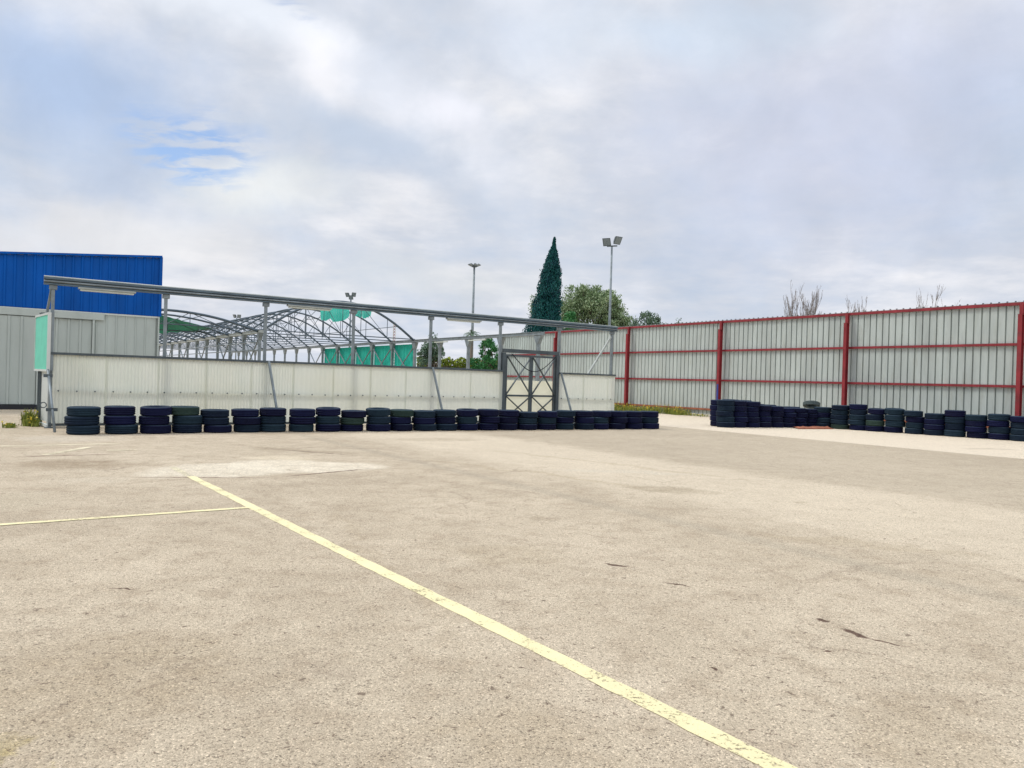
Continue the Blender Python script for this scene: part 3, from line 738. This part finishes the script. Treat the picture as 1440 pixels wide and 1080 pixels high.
def weed(x, y, r, h, n, lab):
    c = ground(x, y); mb = MB(); tuft(mb, c, r, h, n, .12, .35)
    o = mb.build('weed', [MT['weed'], MT['flower']], loc=c); tag(o, lab, 'weed', 'weeds by the fence end')
weed(40, 599, .16, .45, 150, 'tallest leafy weed growing between the building door and fence end')
weed(49, 600, .10, .26, 70, 'small weed against the dark end post of the fence')
weed(14, 601.5, .16, .13, 70, 'low straggling weed at the left edge of the paving')

# ------------------------------------------------------------------ blue and grey industrial building
PB = ground(0, 575.5)
def bx_(x, y): return onplane(x, y, PB, D1)
sbR = (bx_(222, 520)-PB).dot(D1); sbL = -16.0
zR = bx_(225, 362).z; zL = bx_(0, 355.8).z; zBl = (bx_(0, 430).z + bx_(216, 445).z)/2
print('building', sbR, zL, zR, bx_(0, 430).z, bx_(216, 445).z)
slope = (zR-zL)/sbR; NB = Nf
bld = empty('warehouse', PB + D1*sbR, 'grey ribbed metal warehouse with a deep blue upper band', 'building')
topz = lambda s: zL + slope*s
def ribbed(s0, s1, z0f, z1f, off, pitch, m, name, parent, depth=.03, base=None, d=None, nrm=None, rib=.07):
    base = base or PB; d = d or D1; nrm = nrm or NB
    mb = MB(); prof = [(s0, 0)]; q = s0+.05
    while q < s1-rib-.03:
        prof += [(q, 0), (q+.02, depth), (q+rib-.02, depth), (q+rib, 0)]; q += pitch
    prof.append((s1, 0))
    for (a, oa), (b, ob) in zip(prof[:-1], prof[1:]):
        p, q_ = base+d*a+nrm*(off+oa), base+d*b+nrm*(off+ob)
        mb.face([p+Z*z0f(a), q_+Z*z0f(b), q_+Z*z1f(b), p+Z*z1f(a)])
    return mb.build(name, m, parent)
DEP = 14
Bb = -D1.orthogonal() if False else None
bk = -NB*DEP
core = MB(); a0, a1 = PB+D1*sbL-NB*.05, PB+D1*sbR-NB*.05
core.hexa([a0, a1, a1+bk, a0+bk, a0+Z*(topz(sbL)-.05), a1+Z*(topz(sbR)-.05), a1+bk+Z*(topz(sbR)-.05), a0+bk+Z*(topz(sbL)-.05)])
core.build('wall', MT['galv'], bld)
ribbed(sbL, sbR, lambda s: zBl, lambda s: topz(s), .02, .27, MT['blue'], 'blue_cladding', bld, .03, rib=.09)
mb = MB(); mb.bar(PB+D1*sbL+NB*.03+Z*(topz(sbL)+.02), PB+D1*(sbR+.03)+NB*.03+Z*(topz(sbR)+.02), .16, .07); mb.build('roof_flashing', MT['blue'], bld)
mb = MB(); mb.bar(PB+D1*(sbR+.0)+NB*.02+Z*zBl, PB+D1*(sbR+.0)+NB*.02+Z*topz(sbR), .12, .10); mb.build('corner_flashing', MT['blue'], bld)
s_d0 = (bx_(50, 520)-PB).dot(D1); s_r0 = (bx_(130, 520)-PB).dot(D1); s_d1 = (bx_(74, 520)-PB).dot(D1)
# grey lower wall right part, trims
ribbed(s_r0, sbR-.12, lambda s: .12, lambda s: zBl-.02, .015, .3, MT['galv'], 'grey_cladding', bld, .028)
mb = MB(); mb.bar(PB+D1*(sbR-.03)+NB*.03+Z*.1, PB+D1*(sbR-.03)+NB*.03+Z*(zBl-.02), .14, .05); mb.build('corner_trim', MT['galv'], bld)
mb = MB(); mb.box(PB+D1*sbL+NB*.05+Z*(zBl-.26), D1*(s_r0+.3-sbL), NB*.05, Z*.22); mb.build('door_track_cover', MT['galv'], bld)
mb = MB(); mb.box(PB+D1*sbL+NB*.055+Z*(zBl-.06), D1*(sbR-sbL), NB*.012, Z*.05); mb.build('drip_strip', MT['white'], bld)
for (a, b, off, nm) in ((sbL+.1, s_d0, .07, 'sliding_door'), (s_d0+.12, s_r0-.06, .0, 'sliding_door')):
    o = ribbed(a, b, lambda s: .17, lambda s: zBl-.29, off, .34, MT['galv'], nm, bld, .035, rib=.1)
mb = MB(); mb.bar(PB+D1*(s_d0+.05)+NB*.06+Z*.1, PB+D1*(s_d0+.05)+NB*.06+Z*(zBl-.28), .1, .06); mb.bar(PB+D1*(s_r0-.01)+NB*.05+Z*.1, PB+D1*(s_r0-.01)+NB*.05+Z*(zBl-.28), .12, .06); mb.build('door_jamb', MT['galv'], bld)
mb = MB(); mb.box(PB+D1*sbL+NB*.04, D1*(s_d0-sbL+.1), NB*.10, Z*.16); mb.build('threshold_strip', MT['black'], bld)
mb = MB(); mb.box(PB+D1*(sbL-.2)+NB*.02+Z*(topz(sbL)-.03), D1*(sbR-sbL+.25)+Z*(slope*(sbR-sbL)), bk-NB*.1, Z*.05); mb.build('roof', MT['roof'], bld)

# ------------------------------------------------------------------ arched greenhouse frame (two bays)
GH = 3.5
c0 = at(365.5, 467, 37.9); C0 = Vector((c0.x, c0.y, 0)); r0_ = ray(587, 478); 
# right foot of the near arch on the line through C0 along D1
E0 = onplane(583, 500, C0, D1); E0.z = 0; span = (E0-C0).length; GH = c0.z; print('arch span', span, 'gutter z', GH, 'right gutter z', onplane(583, 478, C0, D1).z)
gh = empty('greenhouse_frame', C0, 'bare arched greenhouse frame of dark steel tubes behind the cream fence', 'greenhouse frame')
RISE = onplane(478, 424, C0, D1).z - GH; print('rise', RISE)
STEP, NA = 3.0, 15
def archpt(o, f, rise=None):
    if rise is None: rise = RISE if (o-C0).dot(D1) > -1 else .78   # f in 0..1 across the span
    return o + D1*(span*f) + Z*(GH + rise*(1-(2*f-1)**2)**1.05)
bays = [C0, C0-D1*span]
for bi, O in enumerate(bays):
    for k in range(NA):
        o = O + D2*(STEP*k)
        mb = MB(); mb.tube([archpt(o, i/20) for i in range(21)], .05 if k else .065, 6); 
        mb.build('arch', MT['frame'], gh, smooth=True)
        if k % 2 == 0 or bi == 0:
            mb = MB(); zt_ = GH+.12
            mb.tube([o+Z*zt_, o+D1*span+Z*zt_], .03, 5)
            fr = [0, .2, .38, .5, .62, .8, 1]
            for q1, q2 in zip(fr[1:-1], fr[2:]):
                p = archpt(o, q1); mb.tube([o+D1*(span*q1)+Z*zt_, p], .022, 4)
            for q1, q2 in ((.2, .38), (.5, .38), (.5, .62), (.8, .62)):
                mb.tube([o+D1*(span*q1)+Z*zt_, archpt(o, q2)], .016, 4)
            mb.build('tie_truss', MT['frame'], gh)
    for f in (.12, .3, .5, .7, .88):
        mb = MB(); mb.tube([archpt(O, f)+Z*.03, archpt(O+D2*(STEP*(NA-1)), f)+Z*.03], .02, 4); mb.build('purlin', MT['frame'], gh)
# gutters and columns on three lines; the right one runs on towards the camera
for gi, (O, k0) in enumerate(((C0-D1*span, 0), (C0, 0), (C0+D1*span, -4))):
    a, b2 = O+D2*(STEP*k0-.3)+Z*(GH+.02), O+D2*(STEP*(NA-1))+Z*(GH+.02)
    mb = MB(); mb.bar(a, b2, .22, .13); mb.bar(a+Z*.07, b2+Z*.07, .28, .02); mb.build('gutter_beam', MT['steel'] if gi != 1 else MT['beamlight'], gh)
    for k in range(k0, NA):
        p = O + D2*(STEP*k); mb = MB(); mb.bar(p, p+Z*(GH-.06), .13, .13); mb.hexa([p+Z*z_+D2*(sx_*w_)+D1*(sy_*.09) for z_, w_ in ((GH-.42, .07), (GH-.06, .26)) for sx_, sy_ in ((-1,-1), (1,-1), (1,1), (-1,1))])
        mb.build('column', MT['steel'], gh)
    for k in (range(0, 6) if k0 else range(0, NA-1, 2)):
        p, q_ = O+D2*(STEP*k), O+D2*(STEP*(k+1)); mb = MB(); mb.tube([p+Z*1.2, q_+Z*(GH-.2)], .04, 5); mb.tube([q_+Z*1.2, p+Z*(GH-.2)], .04, 5); mb.build('cross_brace', MT['steel'], gh)
# low lean-to rails inside the left bay
mb = MB()
for z_ in (2.6, 3.0): mb.tube([C0+D2*0+Z*z_-D1*.1, C0+D2*(STEP*(NA-1))+Z*z_-D1*.1], .03, 5)
mb.build('side_rail', MT['steel'], gh)
# light fixture hanging rail on the near run of the gutter
mb = MB(); a = C0+D1*(span-.12)-D2*2.6+Z*(GH-.12); mb.bar(a, a-D2*1.4, .09, .05); a = a-D2*3.6; mb.bar(a, a-D2*1.6, .09, .05); mb.build('batten', MT['diffuser'], gh)

# emerald curtains between the right-hand columns
OR = C0 + D1*(span+.16)
tagword = ['nearest', 'second nearest', 'third', 'fourth', 'farthest']
for k in range(5):
    a = OR + D2*(STEP*k+.08); n = 26; mb = MB()
    ztop = GH-.12
    for i in range(n):
        def pp(i_): return a + D2*((STEP-.15)*i_/n) + D1*(.035*math.sin(i_*1.9)+.02*math.sin(i_*.7))
        mb.face([pp(i)+Z*1.1, pp(i+1)+Z*1.1, pp(i+1)+Z*ztop, pp(i)+Z*ztop])
    o = mb.build('curtain', MT['emerald'], loc=a)
    tag(o, f'{tagword[k]} emerald green curtain hanging between columns of the arched frame', 'curtain', 'green curtains on the arched frame')
# dark green net draped over arches of the left bay
mb = MB(); O = C0-D1*span; n = 22; prev = None
for i in range(n+1):
    x = 206 + (298-206)*i/n; f = i/n
    up_ = onplane(x, 437 + 25.5*f + .3*math.sin(i*1.1), C0+D2*5, D1)
    lo_ = onplane(x, 473 - 9.5*f**.6 + .6*math.sin(i*1.3), C0+D2*9, D1)
    pts_ = [up_ + (lo_-up_)*q + D2*(.35*math.sin(math.pi*q)) + Z*(.02*math.sin(i*1.9+q*5)) for q in (0, .25, .5, .75, 1)]
    if prev:
        for q in range(4): mb.face([prev[q], pts_[q], pts_[q+1], prev[q+1]])
    prev = pts_
tag(mb.build('shade_net', MT['darknet'], loc=O+D2*5), 'dark green netting draped over the arches beside the blue warehouse', 'net')
# torn turquoise net pieces hanging below an arch top
def rag(x0, x1, yt, ytb, Y, lab, seed):
    rnd = random.Random(seed); n = 16; mb = MB(); loc = None; prev = None
    for i in range(n+1):
        x = x0 + (x1-x0)*i/n; tp = onplane(x, yt, C0+D2*Y, D1) - D2*(.05*math.sin(i*1.3))
        bt = onplane(x, ytb[i*(len(ytb)-1)//n] + rnd.uniform(-1.2, 1.2), C0+D2*Y, D1) + D2*(.08*math.sin(i*.9))
        if loc is None: loc = tp
        if prev: mb.face([prev[1], bt, (bt+tp)/2+D2*.06, (prev[0]+prev[1])/2+D2*.05]); mb.face([(prev[0]+prev[1])/2+D2*.05, (bt+tp)/2+D2*.06, tp, prev[0]])
        prev = (tp, bt)
    tag(mb.build('torn_net', MT['net'], loc=loc), lab, 'net', 'torn nets under the beam')
rag(451, 492, 428, [450, 451, 449, 452, 453, 451, 450, 448, 444], 0.4, 'wider torn turquoise net hanging left of the third post', 3)
rag(500, 523, 430, [444, 446, 447, 447, 445, 440], 0.4, 'small torn turquoise net hanging right of the third post', 5)

# ------------------------------------------------------------------ light masts
def floodlight(parent, c, yaw, pitch_, sz, m=None):
    mb = MB(); f = Vector((math.sin(yaw)*math.cos(pitch_), math.cos(yaw)*math.cos(pitch_), math.sin(pitch_))); s = f.cross(Z).normalized(); u_ = s.cross(f)
    P_ = lambda i, j, k: c + s*(i*sz/2) + u_*(j*sz/2) + f*(k*sz)
    mb.hexa([P_(-1,-1,.12), P_(1,-1,.12), P_(1,1,.12), P_(-1,1,.12), P_(-.55,-.55,-.35), P_(.55,-.55,-.35), P_(.55,.55,-.35), P_(-.55,.55,-.35)][4:] + [P_(-1,-1,.12), P_(1,-1,.12), P_(1,1,.12), P_(-1,1,.12)], 0)
    hs = mb.build('floodlight', MT['darksteel'], parent)
    mb = MB(); mb.hexa([P_(-.85,-.85,.125), P_(.85,-.85,.125), P_(.85,.85,.125), P_(-.85,.85,.125), P_(-.8,-.8,.15), P_(.8,-.8,.15), P_(.8,.8,.15), P_(-.8,.8,.15)], 0)
    gl = mb.build('lens', MT['glass'], hs); 
def mast(x, y, Y, r0, r1, label, name='light_mast', foot=0):
    tp = at(x, y, Y); b = Vector((tp.x, tp.y, 0)); e = empty(name, b, label, 'light mast', 'light masts beyond the fence')
    mb = MB(); mb.tube([b, b+Z*(tp.z*.5), tp], r0, 10, r2=r1); mb.build('pole', MT['steel'] if x != 665 else MT['darksteel'], e, smooth=True); return e, tp
e, tp = mast(860.5, 347, 45, .11, .055, 'tall grey pole with two square floodlights rising above the metal wall')
mb = MB(); mb.bar(tp-Vector((.30, 0, -.02)), tp+Vector((.32, 0, .06)), .07, .07); mb.build('cross_arm', MT['darksteel'], e)
floodlight(e, tp+Vector((-.31, -.05, .28)), R(205), R(-30), .50); floodlight(e, tp+Vector((.32, -.05, .40)), R(150), R(-30), .50)
e, tp = mast(667, 375, 80, .20, .10, 'dark high mast crowned with a ring of lamps behind the fence')
mb = MB(); mb.tube([tp+Vector((0, 0, -.05)), tp+Vector((0, 0, .2))], .28, 12); mb.build('head_ring', MT['darksteel'], e)
for k in range(8):
    a = k*math.pi/4+.2; d_ = Vector((math.cos(a), math.sin(a), 0))
    mb = MB(); mb.bar(tp+d_*.2, tp+d_*.5+Z*.12, .06, .06); mb.build('arm', MT['darksteel'], e)
    floodlight(e, tp+d_*.55+Z*.15, math.atan2(d_.x, d_.y), R(-65), .32)
e, tp = mast(493.5, 419, 60, .09, .06, 'short pole with a small cluster of floodlights above the beam')
for dx, dz, yw in ((-.28, .25, 215), (.22, .28, 150), (.02, .05, 180)): floodlight(e, tp+Vector((dx, -.05, dz)), R(yw), R(-25), .36)
e, tp = mast(333, 447, 85, .08, .06, 'distant small pole with twin lamps above the arches')
for dx, yw in ((-.25, 215), (.25, 150)): floodlight(e, tp+Vector((dx, 0, .2)), R(yw), R(-25), .42)
# lattice mast, far away
tp = at(554.5, 453, 150); b = Vector((tp.x, tp.y, 0)); e = empty('lattice_mast', b, 'thin distant lattice mast between the arched frame and the trees', 'mast')
for k in range(3):
    a = k*2.094; mb = MB(); q_ = Vector((math.cos(a)*.45, math.sin(a)*.45, 0)); mb.tube([b+q_, tp+q_*.5], .07, 5); mb.build('leg', MT['white'], e)
mb = MB(); z_ = 0; n = 22
for k in range(n):
    for j in range(3):
        a1_, a2_ = j*2.094, (j+1)*2.094; f0, f1 = k/n, (k+1)/n
        q1 = Vector((math.cos(a1_), math.sin(a1_), 0))*(.45-.22*f0); q2 = Vector((math.cos(a2_), math.sin(a2_), 0))*(.45-.22*f1)
        mb.tube([b+q1+Z*(tp.z*f0), b+q2+Z*(tp.z*f1)], .04, 4)
mb.build('lattice', MT['redrail'], e)

# ------------------------------------------------------------------ vegetation
def rv(): 
    v = Vector((random.gauss(0, 1), random.gauss(0, 1), random.gauss(0, 1))); return v.normalized()
def leafquad(mb, p, sz, asp=2.0, droop=0):
    a = rv(); 
    if droop: a = (a + Vector((0, 0, -droop))).normalized()
    b = a.cross(rv()); 
    if b.length < .05: return
    b.normalize(); a = a*sz*.5*asp; b = b*sz*.5
    mb.face([p-a, p+b, p+a, p-b])
def limbs(mb, base, tips, r, wob=.25):
    for t_ in tips:
        n = 6; pts_ = [base + (t_-base)*(i/n) + Vector((random.uniform(-wob, wob), random.uniform(-wob, wob), 0))*(math.sin(math.pi*i/n)) + Z*((t_-base).length*.10*math.sin(math.pi*i/n)) for i in range(n+1)]
        mb.tube(pts_, r, 6, r2=r*.2)
def clump_tree(name, base, h, crown, nclump, leaves, sz, leafm, lab, group=None, asp=2.0, droop=0, trunk_h=.35, r=.18, cr_=.18, cat='tree', strands=False):
    """crown: list of ellipsoids (cx, cy, cz, rx, ry, rz) relative to the base"""
    e = empty(name, base, lab, cat, group)
    cl = []; tips = []
    vol = [c[3]*c[4]*c[5] for c in crown]; tot = sum(vol)
    for c, v in zip(crown, vol):
        for _ in range(max(3, int(nclump*v/tot))):
            d_ = rv()*(random.random()**.33)*.95
            cl.append(base + Vector((c[0]+d_.x*c[3], c[1]+d_.y*c[4], c[2]+d_.z*c[5])))
    mb = MB(); fork = base + Z*(h*trunk_h)
    mb.tube([base, base+Vector((.05*h*.3, 0, h*trunk_h*.5)), fork], r, 8, r2=r*.7)
    limbs(mb, fork, random.sample(cl, min(len(cl), 22)), r*.5, h*.04)
    mb.build('trunk', MT['bark'], e, smooth=True)
    mb = MB(); R0 = h*cr_
    for c in cl:
        rr = R0*random.uniform(.5, 1.15)
        for _ in range(int(leaves*random.uniform(.6, 1.3))):
            d_ = rv()*rr*(random.random()**.5); 
            if strands:
                d_.z = -abs(d_.z)*1.7 + rr*.4
            leafquad(mb, c+d_, sz*random.uniform(.6, 1.4), asp, droop)
    mb.build('crown', leafm, e); return e
GT_ = 'trees beyond the fence'
# cypress
tp = at(780, 332, 60); b = Vector((tp.x-.6, tp.y, 0)); H = tp.z
e = empty('cypress_tree', b, 'tall dark blue-green cypress with a pointed leaning tip', 'tree', GT_)
mb = MB(); mb.tube([b, b+Vector((.2, 0, H*.5)), Vector((tp.x, tp.y, H*.96))], .22, 8, r2=.03); mb.build('trunk', MT['bark'], e, smooth=True)
mb = MB()
# silhouette half-widths in metres against height, left and right of the axis
def cyp(z):
    zt_ = [(0, 2.0, 2.0), (3.5, 2.1, 1.7), (6.0, 1.75, 1.2), (7.5, 1.25, .95), (9.0, .95, .85), (10.5, .7, .7), (11.6, .42, .42), (12.3, .16, .18), (13.4, .02, .05)]
    z = z/H*13.4
    for (z0_, l0, r0q), (z1_, l1, r1q) in zip(zt_[:-1], zt_[1:]):
        if z <= z1_: f = (z-z0_)/(z1_-z0_); return l0+(l1-l0)*f, r0q+(r1q-r0q)*f
    return .02, .04
for _ in range(1700):
    z = H*(1-random.random()**1.0*.96)*.985
    z = .4 + (H-.6)*random.random()**.85
    l, r_ = cyp(z); a = random.uniform(0, 6.28); rr = math.sqrt(random.uniform(.1, 1)); ca = math.cos(a)
    cs = .10+.22*min(1, l); l = max(.0, l-cs*.25); r_ = max(.0, r_-cs*.35)
    if z > H*.93: cs = .07
    wb_ = 1+.10*math.sin(z*2.7+2*a)+.08*math.sin(z*6.1-3*a)+(.16 if random.random() < .06 else 0); l *= wb_; r_ *= wb_
    axis = b.x + (tp.x-b.x)*(z/H)**1.3
    c = Vector((axis + ca*rr*(l if ca < 0 else r_), b.y + math.sin(a)*rr*(l+r_)/2, z))
    for _ in range(48):
        d_ = rv()*cs*random.random()**.5; d_.z *= 1.8
        p = c+d_; q = rv(); q = Vector((q.x*.5, q.y*.5, abs(q.z)+.4)).normalized()*random.uniform(.08, .2); s_ = q.cross(rv())
        if s_.length < .01: continue
        s_ = s_.normalized()*.035; mb.face([p-q*.5, p+s_, p+q*.7, p-s_])
mb.build('crown', MT['cypress'], e)
def T(x, Y): p = at(x, 540, Y); return Vector((p.x, p.y, 0))
# pepper tree right of the cypress
b = T(832, 66); k = 66/F_PX
clump_tree('pepper_tree', b, 11, [(-1.3, 0, 8.3, 1.8, 1.8, 1.9), (.5, 0, 8.35, 2.0, 2.0, 1.8), (1.7, 0, 6.9, 1.5, 2.0, 1.7), (2.0, 0, 6.0, 1.4, 1.6, 2.2), (-2.2, 0, 5.8, 1.4, 1.6, 2.6), (0, 0, 5.2, 2.9, 2, 1.6), (2.9, 0, 5.0, 1.0, 1.2, 1.5)], 560, 85, .085, MT['pepper'], 'broad grey-green weeping tree standing right of the cypress', GT_, 2.8, 1.1, .42, .24, .06, strands=True)
clump_tree('round_tree', T(842, 70), 8, [(0, 0, 5.0, 2.9, 2, 2.3)], 90, 150, .12, MT['green'], 'darker green tree half hidden behind the weeping tree', GT_, 1.8, 0, .35, .2, .09)
clump_tree('round_tree', T(802, 63), 8, [(0, 0, 5.3, 1.0, 1, 2.2)], 30, 120, .12, MT['green'], 'narrow green tree squeezed between cypress and weeping tree', GT_, 1.8, 0, .35, .16, .07)
clump_tree('sparse_tree', T(752, 66), 8.5, [(0, 0, 7.6, .7, .8, 1.6)], 22, 40, .08, MT['pepper'], 'sparse pale tree just left of the cypress', GT_, 2.4, .5, .5, .1, .05)
clump_tree('olive_tree', T(905, 62), 7.6, [(0, 0, 6.4, 1.2, 1.2, 1.7), (-.8, 0, 5.4, 1.2, 1.2, 1.4), (1.0, 0, 5.6, 1.0, 1, 1.3)], 80, 70, .09, MT['olive'], 'loose olive-green tree peeking over the wall right of the tall floodlight', GT_, 2.4, .2, .4, .12, .055)
clump_tree('olive_tree', T(934, 62), 6.2, [(0, 0, 5.6, .7, .8, 1.1)], 16, 55, .09, MT['olive'], 'tiny green treetop just above the wall beside the loose olive-green tree', GT_, 2.4, .2, .4, .1, .055)
clump_tree('olive_tree', T(962, 62), 6.8, [(-.3, 0, 6.0, .8, .8, .9), (.5, 0, 6.1, .6, .8, .6)], 20, 34, .09, MT['olive'], 'sparse green treetop farthest right of the leafy trees above the wall', GT_, 2.4, .2, .4, .1, .055)
clump_tree('olive_tree', T(607, 50), 4.3, [(0, 0, 3.35, 1.0, 1, .95), (-.5, 0, 2.8, .6, .8, .7), (.6, 0, 2.8, .5, .7, .6)], 34, 75, .09, MT['olive'], 'rounded dark olive tree behind the fence by the green curtains', GT_, 2.0, 0, .4, .12, .08)
clump_tree('leafy_tree', T(684, 52), 5.2, [(0, 0, 3.0, 1.2, 1, 1.7), (.5, 0, 2.2, 1.0, 1, 1.3), (-.5, 0, 2.0, .8, 1, 1.2)], 60, 90, .09, MT['green'], 'bright green bushy tree at the far end of the metal wall', GT_, 2.0, 0, .25, .14, .07)
# palm
tp = at(663.5, 469, 62); b = Vector((tp.x, tp.y, 0)); e = empty('palm_tree', b, 'small palm with spread fronds rising behind the gutter beam', 'tree', GT_)
mb = MB(); mb.tube([b, tp], .16, 8, r2=.12); mb.build('trunk', MT['bark'], e, smooth=True)
mb = MB()
for k in range(26):
    a = k*2.399; el = R(-10 + 75*random.random()); pr = tp; n = 8; d0 = Vector((math.cos(a)*math.cos(el), math.sin(a)*math.cos(el), math.sin(el))); Lf = random.uniform(.7, 1.0)
    for i in range(n):
        f = (i+1)/n; p = tp + d0*(Lf*f) - Z*(.5*f*f*Lf); s_ = d0.cross(Z).normalized()*(.13*math.sin(math.pi*min(1, f*.9+.05)))
        mb.face([pr, p+s_-Z*.05, p]); mb.face([pr, p, p-s_-Z*.05]); pr = p
mb.build('crown', MT['olive'], e)
# clipped hedge and low dark wall behind
a, b2 = T(586, 54), T(700, 54); e = empty('hedge', a, 'yellow-green hedge behind the fence in the gap between trees', 'hedge')
mb = MB()
for i in range(5200):
    f = random.random(); p = a+(b2-a)*f; z_ = 2.9*math.sqrt(random.random())*(1+.03*math.sin(f*37)); leafquad(mb, p+Vector((0, random.uniform(-.5, .5), z_)), random.uniform(.08, .16), 1.7)
mb.build('foliage', MT['hedge'], e)
mb = MB(); mb.bar(a+Z*1.25, b2+Z*1.25, .5, 2.3); mb.build('branches', MT['bark'], e)
a, b2 = T(586, 47), T(662, 47); mb = MB(); zt_ = 2.08
mb.box(a, b2-a, Vector((0, .2, 0)), Z*zt_); mb.box(a+Z*zt_-Vector((0, .04, 0)), b2-a, Vector((0, .28, 0)), Z*.06)
tag(mb.build('boundary_wall', MT['darksteel'], loc=a), 'low dark blue-grey wall in front of the yellow-green hedge', 'wall')

# bare trees above the wall
def bare_tree(x, ytop, Y, wpx, lab, n=9):
    tp = at(x, ytop, Y); b = Vector((tp.x, tp.y, 0)); H = tp.z; W = wpx/F_PX*Y/2
    e = empty('bare_tree', b, lab, 'tree', 'bare trees beyond the metal wall'); tr_ = MB(); cw = MB()
    fork = b+Z*(H*.22); tr_.tube([b, fork], .16, 7, r2=.12); tr_.build('trunk', MT['twig'], e, smooth=True)
    def grow(p, d, ln, r, lev):
        pts_ = [p]; q = p.copy(); dd = d.copy()
        for i in range(4): dd = (dd + Vector((random.uniform(-.12, .12), random.uniform(-.12, .12), .10))).normalized(); q = q + dd*(ln/4); pts_.append(q.copy())
        cw.tube(pts_, r, 4, r2=r*.45, caps=False)
        if lev <= 0: return
        for k in range(6):
            f = random.uniform(.25, 1); i = min(3, int(f*4)); o = pts_[i] + (pts_[i+1]-pts_[i])*(f*4-i if f < 1 else 1)
            nd = (dd + Vector((random.uniform(-.4, .4), random.uniform(-.4, .4), random.uniform(.1, .4)))).normalized()
            grow(o, nd, ln*random.uniform(.22, .36), max(.007, r*.5), lev-1)
    for k in range(n):
        f = (k+.5)/n*2-1; tx = b.x + W*f*.85; hz_ = H*(.97-.1*abs(f)-random.uniform(0, .12)); d_ = Vector((tx, b.y+random.uniform(-1, 1), hz_))-fork
        grow(fork, d_.normalized(), d_.length*.86, .032, 3)
    cw.build('crown', MT['twig'], e)
bare_tree(1132, 398, 70, 62, 'largest bare tree with upright twigs above the metal wall', 26)
bare_tree(1113, 405, 72, 26, 'slim bare tree left of the largest bare tree', 4)
bare_tree(1208, 417, 72, 40, 'low bare treetop just right of the second tall red post', 14)
bare_tree(1308, 411, 72, 34, 'paired thin bare branches above the middle of the right wall bay', 12)
bare_tree(1398, 416, 72, 14, 'faint bare twigs near the right end above the wall', 3)
bare_tree(1432, 412, 72, 12, 'bare twigs at the right edge above the wall', 3)
